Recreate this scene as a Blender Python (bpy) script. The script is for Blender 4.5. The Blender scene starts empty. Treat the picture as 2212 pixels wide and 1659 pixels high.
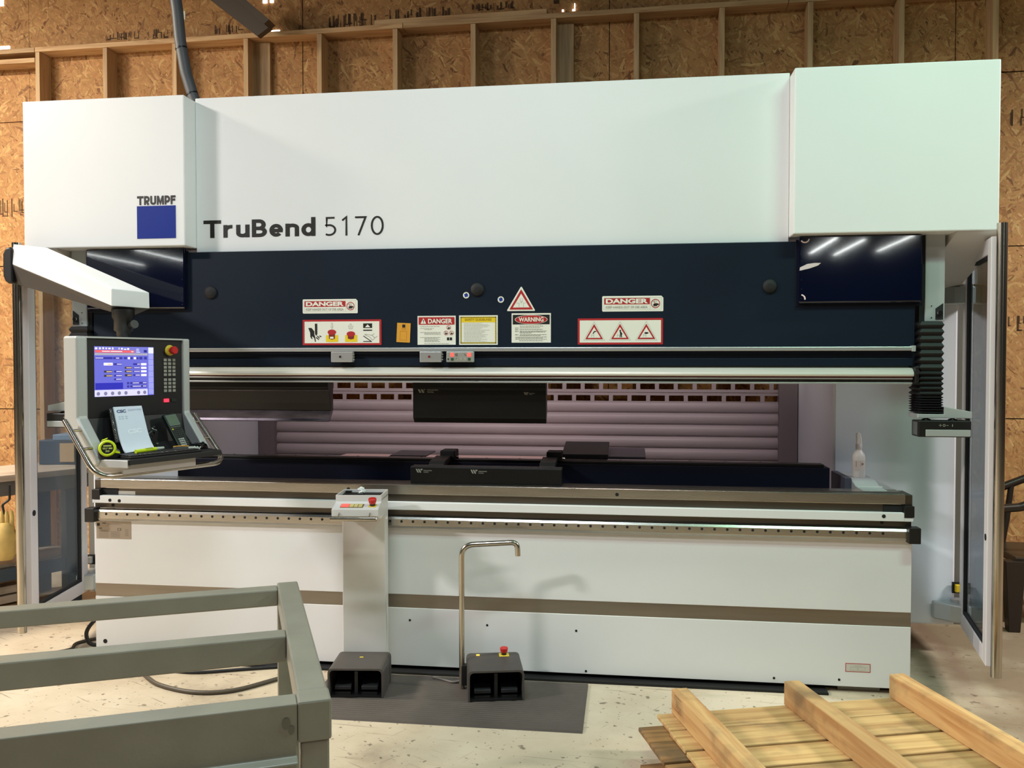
import bpy, bmesh, math, random
from mathutils import Vector, Matrix
random.seed(7)
sc = bpy.context.scene
COL = sc.collection
PI = math.pi

# ------------------------------------------------------------------ camera
cam_d = bpy.data.cameras.new('camera'); cam = bpy.data.objects.new('camera', cam_d); COL.objects.link(cam)
cam_d.sensor_width = 36.0; cam_d.lens = 1853.0 / 2212.0 * 36.0
cam.location = (0.76, -4.35, 1.62)
cam.rotation_euler = (math.radians(90 - 1.45), 0, math.radians(7.6))
cam_d.clip_start = 0.05
sc.camera = cam

# ------------------------------------------------------------------ world, lamps, exposure
w = bpy.data.worlds.new('hall'); sc.world = w; w.use_nodes = True
w.node_tree.nodes['Background'].inputs[0].default_value = (0.60, 0.60, 0.60, 1)
w.node_tree.nodes['Background'].inputs[1].default_value = 0.015
def lamp(name, loc, size, energy, color, rot=(0, 0, 0), spread=PI):
    d = bpy.data.lights.new(name, 'AREA'); d.shape = 'RECTANGLE'; d.size, d.size_y = size
    d.energy = energy; d.color = color; d.spread = spread
    o = bpy.data.objects.new(name, d); o.location = loc; o.rotation_euler = rot; COL.objects.link(o); return o
lamp('strip_lamp', (-0.2, -2.6, 4.9), (1.2, 0.25), 92, (0.78, 0.93, 1.0))
lamp('strip_lamp', (2.7, -2.0, 4.6), (1.2, 0.25), 76, (0.55, 1.0, 0.74))
lamp('strip_lamp', (-6.0, -0.6, 5.0), (1.2, 0.25), 540, (1.0, 0.90, 0.72))
lamp('strip_lamp', (-6.0, -4.0, 5.0), (1.2, 0.25), 600, (1.0, 0.95, 0.93))
lamp('strip_lamp', (5.6, -0.6, 3.95), (1.2, 0.25), 290, (1.0, 0.95, 0.90))
lamp('strip_lamp', (0.5, -5.0, 5.0), (1.2, 0.25), 40, (1.0, 0.88, 0.85))
for x_, z_ in ((4.3, 3.74), (4.75, 3.70), (5.55, 3.76), (-8.5, 3.76), (-9.6, 3.72)):      # rows of tubes far back in the hall
    lamp('tube_lamp', (x_, -12.0, z_), (0.07, 2.2), 22, (0.96, 1.0, 0.97))
sc.view_settings.view_transform = 'Standard'; sc.view_settings.look = 'None'
sc.view_settings.gamma = 1.0; sc.view_settings.exposure = 0.0
sc.view_settings.use_curve_mapping = False

# ------------------------------------------------------------------ materials
MATS = {}
def _new(name):
    m = bpy.data.materials.new(name); m.use_nodes = True
    nt = m.node_tree; return m, nt, nt.nodes, nt.links, nt.nodes['Principled BSDF']
def lin(c): return tuple(((v / 255.0) / 12.92 if v / 255.0 <= 0.04045 else ((v / 255.0 + 0.055) / 1.055) ** 2.4) for v in c)
def mat(name, rgb, rough=0.5, metal=0.0, vary=0.0, scale=6.0, bump=0.0, stretch=None, coat=0.0, emit=0.0, spec=0.5):
    """plain procedural material; rgb is sRGB 0-255; vary mixes a noise into the colour, bump adds fine relief"""
    if name in MATS: return MATS[name]
    m, nt, N, L, b = _new(name); c = lin(rgb)
    b.inputs['Base Color'].default_value = (*c, 1); b.inputs['Roughness'].default_value = rough
    b.inputs['Metallic'].default_value = metal; b.inputs['Specular IOR Level'].default_value = spec
    b.inputs['Coat Weight'].default_value = coat
    if emit:
        b.inputs['Emission Color'].default_value = (*c, 1); b.inputs['Emission Strength'].default_value = emit
    if vary or bump:
        g = N.new('ShaderNodeNewGeometry'); mp = N.new('ShaderNodeMapping'); L.new(g.outputs['Position'], mp.inputs[0])
        if stretch: mp.inputs['Scale'].default_value = stretch
        n = N.new('ShaderNodeTexNoise'); n.inputs['Scale'].default_value = scale; n.inputs['Detail'].default_value = 6
        L.new(mp.outputs[0], n.inputs['Vector'])
        if vary:
            r = N.new('ShaderNodeValToRGB'); L.new(n.outputs[0], r.inputs[0])
            r.color_ramp.elements[0].position = 0.3; r.color_ramp.elements[1].position = 0.7
            r.color_ramp.elements[0].color = (*[v * (1 - vary) for v in c], 1)
            r.color_ramp.elements[1].color = (*[min(1, v * (1 + vary * 0.6)) for v in c], 1)
            L.new(r.outputs[0], b.inputs['Base Color'])
        if bump:
            n2 = N.new('ShaderNodeTexNoise'); n2.inputs['Scale'].default_value = scale * 12; n2.inputs['Detail'].default_value = 3
            L.new(mp.outputs[0], n2.inputs['Vector'])
            bp = N.new('ShaderNodeBump'); bp.inputs['Strength'].default_value = bump; bp.inputs['Distance'].default_value = 0.002
            L.new(n2.outputs[0], bp.inputs['Height']); L.new(bp.outputs[0], b.inputs['Normal'])
    MATS[name] = m; return m

def mat_osb():
    m, nt, N, L, b = _new('osb'); b.inputs['Roughness'].default_value = 0.75
    g = N.new('ShaderNodeNewGeometry')
    pick = N.new('ShaderNodeTexNoise'); pick.inputs['Scale'].default_value = 9; L.new(g.outputs['Position'], pick.inputs['Vector'])
    cols = []; hs = []
    for k, (ang, off) in enumerate(((8, 0.0), (47, 3.3), (-31, 7.1), (86, 11.7), (124, 15.2), (-62, 19.9))):
        mp = N.new('ShaderNodeMapping'); mp.inputs['Rotation'].default_value = (0, math.radians(ang), 0)
        mp.inputs['Location'].default_value = (off, off * 0.7, off * 1.3)
        L.new(g.outputs['Position'], mp.inputs[0])
        wn = N.new('ShaderNodeTexNoise'); wn.inputs['Scale'].default_value = 7; L.new(mp.outputs[0], wn.inputs['Vector'])
        ad = N.new('ShaderNodeMixRGB'); ad.blend_type = 'ADD'; ad.inputs[0].default_value = 0.09
        L.new(mp.outputs[0], ad.inputs[1]); L.new(wn.outputs['Color'], ad.inputs[2])
        m2 = N.new('ShaderNodeMapping'); m2.inputs['Scale'].default_value = (11, 4, 62); L.new(ad.outputs[0], m2.inputs[0])
        v = N.new('ShaderNodeTexVoronoi'); v.inputs['Scale'].default_value = 1.0; L.new(m2.outputs[0], v.inputs['Vector'])
        sx = N.new('ShaderNodeSeparateColor'); L.new(v.outputs['Color'], sx.inputs[0])
        cols.append(sx.outputs[0]); hs.append(sx.outputs[1])
    # the layer whose own random height is greatest lies on top
    def top(c0, h0, c1, h1):
        gt = N.new('ShaderNodeMath'); gt.operation = 'GREATER_THAN'; L.new(h1, gt.inputs[0]); L.new(h0, gt.inputs[1])
        mc = N.new('ShaderNodeMix'); L.new(gt.outputs[0], mc.inputs[0]); L.new(c0, mc.inputs[2]); L.new(c1, mc.inputs[3])
        mx = N.new('ShaderNodeMath'); mx.operation = 'MAXIMUM'; L.new(h0, mx.inputs[0]); L.new(h1, mx.inputs[1])
        return mc.outputs[0], mx.outputs[0]
    c, h = cols[0], hs[0]
    for k in (1, 2, 3, 4, 5): c, h = top(c, h, cols[k], hs[k])
    r = N.new('ShaderNodeValToRGB'); L.new(c, r.inputs[0]); e = r.color_ramp.elements
    e[0].position = 0.0; e[0].color = (*lin((120, 78, 42)), 1); e[1].position = 1.0; e[1].color = (*lin((214, 172, 112)), 1)
    for p, q in ((0.06, (158, 108, 62)), (0.25, (176, 126, 74)), (0.6, (186, 136, 82)), (0.9, (198, 150, 94))):
        x = e.new(p); x.color = (*lin(q), 1)
    fn = N.new('ShaderNodeTexNoise'); fn.inputs['Scale'].default_value = 60; L.new(g.outputs['Position'], fn.inputs['Vector'])
    mul = N.new('ShaderNodeMixRGB'); mul.blend_type = 'MULTIPLY'; mul.inputs[0].default_value = 0.35
    L.new(r.outputs[0], mul.inputs[1]); L.new(fn.outputs['Color'], mul.inputs[2]); 
    hsv = N.new('ShaderNodeHueSaturation'); hsv.inputs['Saturation'].default_value = 1.0; hsv.inputs['Value'].default_value = 1.0
    L.new(mul.outputs[0], hsv.inputs['Color']); L.new(hsv.outputs[0], b.inputs['Base Color'])
    bp = N.new('ShaderNodeBump'); bp.inputs['Strength'].default_value = 0.5; bp.inputs['Distance'].default_value = 0.003
    L.new(h, bp.inputs['Height']); L.new(bp.outputs[0], b.inputs['Normal'])
    MATS['osb'] = m; return m

def mat_wood(name, light, dark, axis='x', scale=1.0, grime=0.0, rot=0.0, knots=True):
    m, nt, N, L, b = _new(name); b.inputs['Roughness'].default_value = 0.65
    g = N.new('ShaderNodeNewGeometry'); oi = N.new('ShaderNodeObjectInfo')
    mr = N.new('ShaderNodeMapping'); mr.inputs['Rotation'].default_value = (0, 0, -rot); L.new(g.outputs['Position'], mr.inputs[0])
    va = N.new('ShaderNodeVectorMath'); va.operation = 'MULTIPLY_ADD'
    cb = N.new('ShaderNodeCombineXYZ'); 
    for i in range(3): L.new(oi.outputs['Random'], cb.inputs[i])
    L.new(cb.outputs[0], va.inputs[0]); va.inputs[1].default_value = (7, 13, 5); L.new(mr.outputs[0], va.inputs[2])
    mp = N.new('ShaderNodeMapping'); s = [22 * scale] * 3; s['xyz'.index(axis)] = 1.3 * scale; mp.inputs['Scale'].default_value = s
    L.new(va.outputs[0], mp.inputs[0])
    n = N.new('ShaderNodeTexNoise'); n.inputs['Scale'].default_value = 1.6; n.inputs['Detail'].default_value = 5; n.inputs['Distortion'].default_value = 0.8
    L.new(mp.outputs[0], n.inputs['Vector'])
    r = N.new('ShaderNodeValToRGB'); L.new(n.outputs[0], r.inputs[0])
    r.color_ramp.elements[0].position = 0.3; r.color_ramp.elements[0].color = (*lin(dark), 1)
    r.color_ramp.elements[1].position = 0.62; r.color_ramp.elements[1].color = (*lin(light), 1)
    out = r.outputs[0]
    if grime:
        n2 = N.new('ShaderNodeTexNoise'); n2.inputs['Scale'].default_value = 5.5; n2.inputs['Detail'].default_value = 6
        L.new(va.outputs[0], n2.inputs['Vector'])
        r2 = N.new('ShaderNodeValToRGB'); L.new(n2.outputs[0], r2.inputs[0])
        r2.color_ramp.elements[0].position = 0.53; r2.color_ramp.elements[0].color = (0, 0, 0, 1)
        r2.color_ramp.elements[1].position = 0.74; r2.color_ramp.elements[1].color = (grime, grime, grime, 1)
        mx = N.new('ShaderNodeMixRGB'); L.new(r2.outputs[0], mx.inputs[0]); L.new(out, mx.inputs[1])
        mx.inputs[2].default_value = (*lin((78, 68, 54)), 1); out = mx.outputs[0]
    hv = N.new('ShaderNodeHueSaturation'); L.new(out, hv.inputs['Color'])
    mrg = N.new('ShaderNodeMapRange'); L.new(oi.outputs['Random'], mrg.inputs[0]); mrg.inputs[3].default_value = 0.80; mrg.inputs[4].default_value = 1.12
    L.new(mrg.outputs[0], hv.inputs['Value']); L.new(hv.outputs[0], b.inputs['Base Color'])
    bp = N.new('ShaderNodeBump'); bp.inputs['Strength'].default_value = 0.25; bp.inputs['Distance'].default_value = 0.002
    L.new(n.outputs[0], bp.inputs['Height']); L.new(bp.outputs[0], b.inputs['Normal'])
    MATS[name] = m; return m

def mat_concrete():
    m, nt, N, L, b = _new('concrete'); b.inputs['Roughness'].default_value = 0.62
    g = N.new('ShaderNodeNewGeometry')
    n1 = N.new('ShaderNodeTexNoise'); n1.inputs['Scale'].default_value = 1.1; n1.inputs['Detail'].default_value = 8; n1.inputs['Roughness'].default_value = 0.62
    L.new(g.outputs['Position'], n1.inputs['Vector'])
    r = N.new('ShaderNodeValToRGB'); L.new(n1.outputs[0], r.inputs[0]); e = r.color_ramp.elements
    e[0].position = 0.28; e[0].color = (*lin((138, 121, 101)), 1); e[1].position = 0.66; e[1].color = (*lin((204, 190, 168)), 1)
    x = e.new(0.45); x.color = (*lin((186, 170, 146)), 1)
    out = r.outputs[0]
    # scuffs: stretched thin streaks in two directions
    for ang, sc_, th in ((0.5, (2.2, 40, 1), 0.70), (-1.0, (2.4, 46, 1), 0.71), (0.08, (1.0, 26, 1), 0.68)):
        mp = N.new('ShaderNodeMapping'); mp.vector_type = 'POINT'; mp.inputs['Rotation'].default_value = (0, 0, ang); L.new(g.outputs['Position'], mp.inputs[0])
        m2 = N.new('ShaderNodeMapping'); m2.inputs['Scale'].default_value = sc_; L.new(mp.outputs[0], m2.inputs[0])
        ns = N.new('ShaderNodeTexNoise'); ns.inputs['Scale'].default_value = 1.5; ns.inputs['Detail'].default_value = 3; L.new(m2.outputs[0], ns.inputs['Vector'])
        rr = N.new('ShaderNodeValToRGB'); L.new(ns.outputs[0], rr.inputs[0])
        rr.color_ramp.elements[0].position = th - 0.04; rr.color_ramp.elements[0].color = (0, 0, 0, 1)
        rr.color_ramp.elements[1].position = th + 0.03; rr.color_ramp.elements[1].color = (0.6, 0.6, 0.6, 1)
        mx = N.new('ShaderNodeMixRGB'); L.new(rr.outputs[0], mx.inputs[0]); L.new(out, mx.inputs[1]); mx.inputs[2].default_value = (*lin((108, 94, 78)), 1)
        out = mx.outputs[0]
    # chips and specks
    for s_, th in ((13, 0.675), (27, 0.665), (50, 0.685)):
        ns = N.new('ShaderNodeTexNoise'); ns.inputs['Scale'].default_value = s_; ns.inputs['Detail'].default_value = 2; L.new(g.outputs['Position'], ns.inputs['Vector'])
        rr = N.new('ShaderNodeValToRGB'); L.new(ns.outputs[0], rr.inputs[0])
        rr.color_ramp.elements[0].position = th; rr.color_ramp.elements[0].color = (0, 0, 0, 1)
        rr.color_ramp.elements[1].position = th + 0.04; rr.color_ramp.elements[1].color = (0.75, 0.75, 0.75, 1)
        mx = N.new('ShaderNodeMixRGB'); L.new(rr.outputs[0], mx.inputs[0]); L.new(out, mx.inputs[1]); mx.inputs[2].default_value = (*lin((92, 80, 64)), 1)
        out = mx.outputs[0]
    # the ground beyond the right end of the machine is mixed towards brown
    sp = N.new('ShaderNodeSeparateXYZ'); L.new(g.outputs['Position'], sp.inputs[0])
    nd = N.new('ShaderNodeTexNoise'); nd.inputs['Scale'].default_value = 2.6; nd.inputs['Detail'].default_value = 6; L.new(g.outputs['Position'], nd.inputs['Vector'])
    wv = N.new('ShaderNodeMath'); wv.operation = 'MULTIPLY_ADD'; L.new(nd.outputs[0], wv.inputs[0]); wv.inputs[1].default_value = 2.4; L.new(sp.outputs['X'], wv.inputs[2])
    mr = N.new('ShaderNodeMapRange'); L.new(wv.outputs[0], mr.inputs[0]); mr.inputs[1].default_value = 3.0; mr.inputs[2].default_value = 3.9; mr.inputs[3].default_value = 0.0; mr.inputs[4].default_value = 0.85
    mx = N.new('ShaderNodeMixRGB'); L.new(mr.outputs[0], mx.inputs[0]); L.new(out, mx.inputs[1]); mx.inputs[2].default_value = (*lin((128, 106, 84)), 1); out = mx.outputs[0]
    L.new(out, b.inputs['Base Color'])
    bp = N.new('ShaderNodeBump'); bp.inputs['Strength'].default_value = 0.15; bp.inputs['Distance'].default_value = 0.004
    L.new(n1.outputs[0], bp.inputs['Height']); L.new(bp.outputs[0], b.inputs['Normal'])
    MATS['concrete'] = m; return m

def mat_glass(name, tint, gloss=0.10):
    m, nt, N, L, b = _new(name)
    t = N.new('ShaderNodeBsdfTransparent'); t.inputs[0].default_value = (*tint, 1)
    gl = N.new('ShaderNodeBsdfGlossy'); gl.inputs['Roughness'].default_value = 0.03; gl.inputs[0].default_value = (0.9, 0.95, 1, 1)
    lw = N.new('ShaderNodeLayerWeight'); lw.inputs[0].default_value = 0.5
    pw = N.new('ShaderNodeMath'); pw.operation = 'POWER'; L.new(lw.outputs['Facing'], pw.inputs[0]); pw.inputs[1].default_value = 4.0
    fr = N.new('ShaderNodeMath'); fr.operation = 'MULTIPLY_ADD'; L.new(pw.outputs[0], fr.inputs[0]); fr.inputs[1].default_value = 0.5; fr.inputs[2].default_value = 0.04
    mx = N.new('ShaderNodeMixShader'); L.new(fr.outputs[0], mx.inputs[0]); L.new(t.outputs[0], mx.inputs[1]); L.new(gl.outputs[0], mx.inputs[2])
    L.new(mx.outputs[0], N['Material Output'].inputs[0]); MATS[name] = m; return m

M_WHITE = mat('white_paint', (230, 230, 229), 0.38, vary=0.015, scale=2.0, bump=0.05)
M_GREYW = mat('pale_grey_paint', (208, 204, 200), 0.4, vary=0.02, scale=2)
M_SIDE = mat('frame_white_paint', (226, 232, 240), 0.28, vary=0.03, scale=2)
M_NAVY = mat('navy_paint', (18, 29, 42), 0.45, vary=0.10, scale=3, bump=0.15, spec=0.22)
M_NAVYG = mat('navy_gloss', (8, 13, 34), 0.06, coat=0.6)
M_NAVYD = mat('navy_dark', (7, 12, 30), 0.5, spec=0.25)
M_STEEL = mat('brushed_steel', (182, 177, 168), 0.27, 1.0, vary=0.14, scale=5, stretch=(0.6, 6, 6), bump=0.1)
M_STEELD = mat('dark_steel', (104, 97, 88), 0.40, 1.0, vary=0.16, scale=5, stretch=(0.6, 6, 6))
M_SATIN = mat('satin_steel', (150, 140, 126), 0.45, 0.85, vary=0.12, scale=4, stretch=(0.5, 6, 6))
M_STAIN = mat('stainless_tube', (190, 182, 168), 0.22, 1.0, vary=0.08, scale=8)
M_CHROME = mat('polished_steel', (214, 212, 206), 0.10, 1.0)
M_ALU = mat('aluminium', (200, 200, 198), 0.36, 0.7, vary=0.05, scale=4)
M_ALUP = mat('painted_aluminium', (176, 180, 178), 0.4, 0.2)
M_BLACK = mat('black_plastic', (18, 18, 18), 0.42)
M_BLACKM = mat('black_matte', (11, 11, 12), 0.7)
M_RUBBER = mat('black_rubber', (24, 24, 26), 0.55)
M_TOOL = mat('blackened_tool_steel', (16, 15, 14), 0.38, 0.0, vary=0.35, scale=5, spec=0.3)
M_TOOLP = mat('worn_tool_steel', (120, 112, 122), 0.28, 0.95, vary=0.35, scale=9, stretch=(1, 1, 4))
M_DARKGREY = mat('dark_grey_cast', (74, 68, 64), 0.55, vary=0.12, scale=9, bump=0.3)
M_MAT = mat('rubber_mat', (80, 72, 66), 0.7, vary=0.18, scale=5, bump=0.3)
M_TABLE = mat('grey_green_paint', (126, 124, 112), 0.36, vary=0.10, scale=7, bump=0.2)
M_OSB = mat_osb()
M_STUD = mat_wood('stud_pine', (200, 166, 122), (172, 134, 92), 'z')
M_PLATE = mat_wood('plate_pine', (194, 158, 114), (164, 124, 82), 'x')
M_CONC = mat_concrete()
M_GLASS = mat_glass('door_glass', (0.66, 0.70, 0.74))
M_SHUT = mat('shutter_paint', (168, 158, 160), 0.45, vary=0.03, scale=3)
M_RED = mat('red_plastic', (196, 34, 30), 0.35)
M_REDP = mat('red_print', (176, 32, 34), 0.5)
M_YEL = mat('yellow_plastic', (222, 196, 60), 0.45)
M_YELP = mat('yellow_print', (232, 200, 30), 0.5)
M_PRW = mat('white_print', (232, 230, 216), 0.5)
M_PRK = mat('black_print', (22, 20, 16), 0.5)
M_PRG = mat('grey_print', (158, 156, 144), 0.5)
M_BLUEP = mat('blue_print', (24, 52, 150), 0.45)
M_LIME = mat('lime_plastic', (206, 226, 30), 0.4)

# ------------------------------------------------------------------ mesh helpers
class MB:
    """collects shapes; build() links them as one mesh object. M: optional matrix applied to the vertices"""
    def __init__(s, M=None): s.v = []; s.f = []; s.sm = []; s.M = M
    def add(s, vs, fs, smooth=False):
        o = len(s.v)
        for p in vs:
            p = Vector(p); s.v.append(s.M @ p if s.M else p)
        for f in fs: s.f.append(tuple(i + o for i in f)); s.sm.append(smooth)
        return s
    def box(s, x0, x1, y0, y1, z0, z1):
        vs = [(x, y, z) for z in (z0, z1) for y in (y0, y1) for x in (x0, x1)]
        return s.add(vs, [(0, 2, 3, 1), (4, 5, 7, 6), (0, 1, 5, 4), (2, 6, 7, 3), (0, 4, 6, 2), (1, 3, 7, 5)])
    def prism(s, poly, a, b, axis='x'):
        """poly: 2-D outline; extruded along axis from a to b.  axis x: (y,z)  y: (x,z)  z: (x,y)"""
        def P(p, t): return {'x': (t, p[0], p[1]), 'y': (p[0], t, p[1]), 'z': (p[0], p[1], t)}[axis]
        n = len(poly); vs = [P(p, a) for p in poly] + [P(p, b) for p in poly]
        fs = [tuple(range(n)), tuple(range(2 * n - 1, n - 1, -1))] + [(i, i + n, (i + 1) % n + n, (i + 1) % n) for i in range(n)]
        return s.add(vs, fs)
    def loft(s, A, B):
        n = len(A); return s.add(list(A) + list(B), [tuple(range(n)), tuple(range(2 * n - 1, n - 1, -1))] + [(i, i + n, (i + 1) % n + n, (i + 1) % n) for i in range(n)])
    def tube(s, pts, r, seg=14, caps=True):
        pts = [Vector(p) for p in pts]; n = len(pts); rs = r if isinstance(r, (list, tuple)) else [r] * n
        rings = []; prev = None
        for i, p in enumerate(pts):
            t = (pts[min(i + 1, n - 1)] - pts[max(i - 1, 0)]).normalized()
            if prev is None:
                u = t.cross(Vector((0, 0, 1)));  u = u if u.length > 1e-4 else t.cross(Vector((1, 0, 0)))
            else: u = prev - t * prev.dot(t)
            u.normalize(); prev = u; q = t.cross(u)
            rings.append([p + (u * math.cos(2 * PI * k / seg) + q * math.sin(2 * PI * k / seg)) * rs[i] for k in range(seg)])
        vs = [v for R in rings for v in R]
        fs = [(i * seg + k, i * seg + (k + 1) % seg, (i + 1) * seg + (k + 1) % seg, (i + 1) * seg + k) for i in range(n - 1) for k in range(seg)]
        s.add(vs, fs, True)
        if caps:
            s.add(rings[0], [tuple(range(seg - 1, -1, -1))]); s.add(rings[-1], [tuple(range(seg))])
        return s
    def lathe(s, prof, c=(0, 0, 0), axis=(0, 0, 1), seg=20, smooth=True):
        """prof: list of (radius, height) along axis from c"""
        a = Vector(axis).normalized(); u = a.cross(Vector((0, 1, 0)));  u = u if u.length > 1e-3 else a.cross(Vector((1, 0, 0)))
        u.normalize(); q = a.cross(u); c = Vector(c)
        vs = [c + a * h + (u * math.cos(2 * PI * k / seg) + q * math.sin(2 * PI * k / seg)) * max(r, 1e-5) for r, h in prof for k in range(seg)]
        n = len(prof)
        fs = [(i * seg + k, i * seg + (k + 1) % seg, (i + 1) * seg + (k + 1) % seg, (i + 1) * seg + k) for i in range(n - 1) for k in range(seg)]
        s.add(vs, fs, smooth)
        s.add(vs[:seg], [tuple(range(seg - 1, -1, -1))]); s.add(vs[-seg:], [tuple(range(seg))])
        return s
    def flat(s, poly, y, M2=None):
        """flat print: outline in (x,z) at depth y"""
        return s.add([(p[0], y, p[1]) for p in poly], [tuple(range(len(poly)))])
    def build(s, name, m, parent=None, bev=0.0, seg=2, kind=None, sub=0):
        me = bpy.data.meshes.new(name); me.from_pydata(s.v, [], s.f); me.polygons.foreach_set('use_smooth', s.sm)
        bm = bmesh.new(); bm.from_mesh(me); bmesh.ops.recalc_face_normals(bm, faces=bm.faces); bm.to_mesh(me); bm.free()
        me.materials.append(m); o = bpy.data.objects.new(name, me); COL.objects.link(o)
        if parent: o.parent = parent
        if bev:
            b = o.modifiers.new('bevel', 'BEVEL'); b.width = bev; b.segments = seg; b.limit_method = 'ANGLE'; b.angle_limit = math.radians(40)
            b.harden_normals = False
        if sub:
            b = o.modifiers.new('sub', 'SUBSURF'); b.levels = sub; b.render_levels = sub
        if kind: o['kind'] = kind
        return o
def bx(name, m, d, parent=None, bev=0.0, M=None, **k): return MB(M).box(*d).build(name, m, parent, bev, **k)
def thing(name, label, cat, loc=(0, 0, 0), rz=0.0, group=None):
    o = bpy.data.objects.new(name, None); o.empty_display_size = 0.05; COL.objects.link(o); o.location = loc; o.rotation_euler = (0, 0, rz)
    o['label'] = label; o['category'] = cat
    if group: o['group'] = group
    return o
def tag(o, label, cat=None, group=None, kind=None):
    o['label'] = label
    if cat: o['category'] = cat
    if group: o['group'] = group
    if kind: o['kind'] = kind
    return o
def dup(o, parent, name=None, loc=None):
    c = o.copy(); COL.objects.link(c); c.parent = parent
    if loc is not None: c.location = loc
    return c
def circ(cx, cz, r, n=28, a0=0, a1=2 * PI): return [(cx + r * math.cos(a0 + (a1 - a0) * k / n), cz + r * math.sin(a0 + (a1 - a0) * k / n)) for k in range(n)]
def rect(x0, x1, z0, z1): return [(x0, z0), (x1, z0), (x1, z1), (x0, z1)]
def stroke(p, q, w):
    d = (Vector(q) - Vector(p)).normalized() * w / 2; n = Vector((-d.y, d.x))
    return [tuple(Vector(p) + n), tuple(Vector(p) - n), tuple(Vector(q) - n), tuple(Vector(q) + n)]
def ring(mb, cx, cz, r0, r1, y, n=32):
    A = circ(cx, cz, r0, n); B = circ(cx, cz, r1, n)
    for k in range(n): mb.flat([A[k], A[(k + 1) % n], B[(k + 1) % n], B[k]], y)
def text_mesh(body, bold=0.0, spacing=1.0):
    c = bpy.data.curves.new('t', 'FONT'); c.body = body; c.size = 1.0; c.offset = bold; c.space_character = spacing; c.fill_mode = 'FRONT'; c.resolution_u = 4
    o = bpy.data.objects.new('t', c); COL.objects.link(o); bpy.context.view_layer.update()
    me = bpy.data.meshes.new_from_object(o.evaluated_get(bpy.context.evaluated_depsgraph_get()))
    vs = [tuple(v.co) for v in me.vertices]; fs = [tuple(p.vertices) for p in me.polygons]
    bpy.data.objects.remove(o); bpy.data.curves.remove(c); bpy.data.meshes.remove(me)
    return vs, fs
TXT = {}
def text(mb, body, x0, x1, z0, z1, y, bold=0.0, spacing=1.0, shear=0.0):
    """lettering fitted into a rectangle of the (x,z) plane at depth y"""
    key = (body, bold, spacing)
    if key not in TXT: TXT[key] = text_mesh(body, bold, spacing)
    vs, fs = TXT[key]; xs = [v[0] for v in vs]; ys = [v[1] for v in vs]; a, b_, c, d = min(xs), max(xs), min(ys), max(ys)
    mb.add([(x0 + (v[0] - a) / (b_ - a) * (x1 - x0), y, z0 + (v[1] - c) / (d - c) * (z1 - z0)) for v in vs], fs)
def arc(c, r, a0, a1, u, v, n=8):
    c, u, v = Vector(c), Vector(u), Vector(v)
    return [c + u * r * math.cos(a0 + (a1 - a0) * k / n) + v * r * math.sin(a0 + (a1 - a0) * k / n) for k in range(n + 1)]
def smooth(pts, n=8):
    """Catmull-Rom curve through the points"""
    P = [Vector(p) for p in pts]; P = [P[0] * 2 - P[1]] + P + [P[-1] * 2 - P[-2]]; out = []
    for i in range(1, len(P) - 2):
        for k in range(n):
            t = k / n; a, b, c, d = P[i - 1:i + 3]
            out.append(0.5 * (2 * b + (c - a) * t + (2 * a - 5 * b + 4 * c - d) * t * t + (3 * b - a - 3 * c + d) * t ** 3))
    return out + [P[-2]]
def fillet(pts, r, n=7):
    """round the corners of a polyline"""
    P = [Vector(p) for p in pts]; out = [P[0]]
    for i in range(1, len(P) - 1):
        a, b, c = P[i - 1], P[i], P[i + 1]; d1 = (a - b).normalized(); d2 = (c - b).normalized()
        ang = d1.angle(d2); t = min(r / math.tan(ang / 2), (a - b).length * 0.49, (c - b).length * 0.49)
        p1, p2 = b + d1 * t, b + d2 * t
        for k in range(n + 1):
            s = k / n; out.append(p1 * (1 - s) ** 2 + b * 2 * s * (1 - s) + p2 * s ** 2)
    out.append(P[-1]); return out

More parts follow.
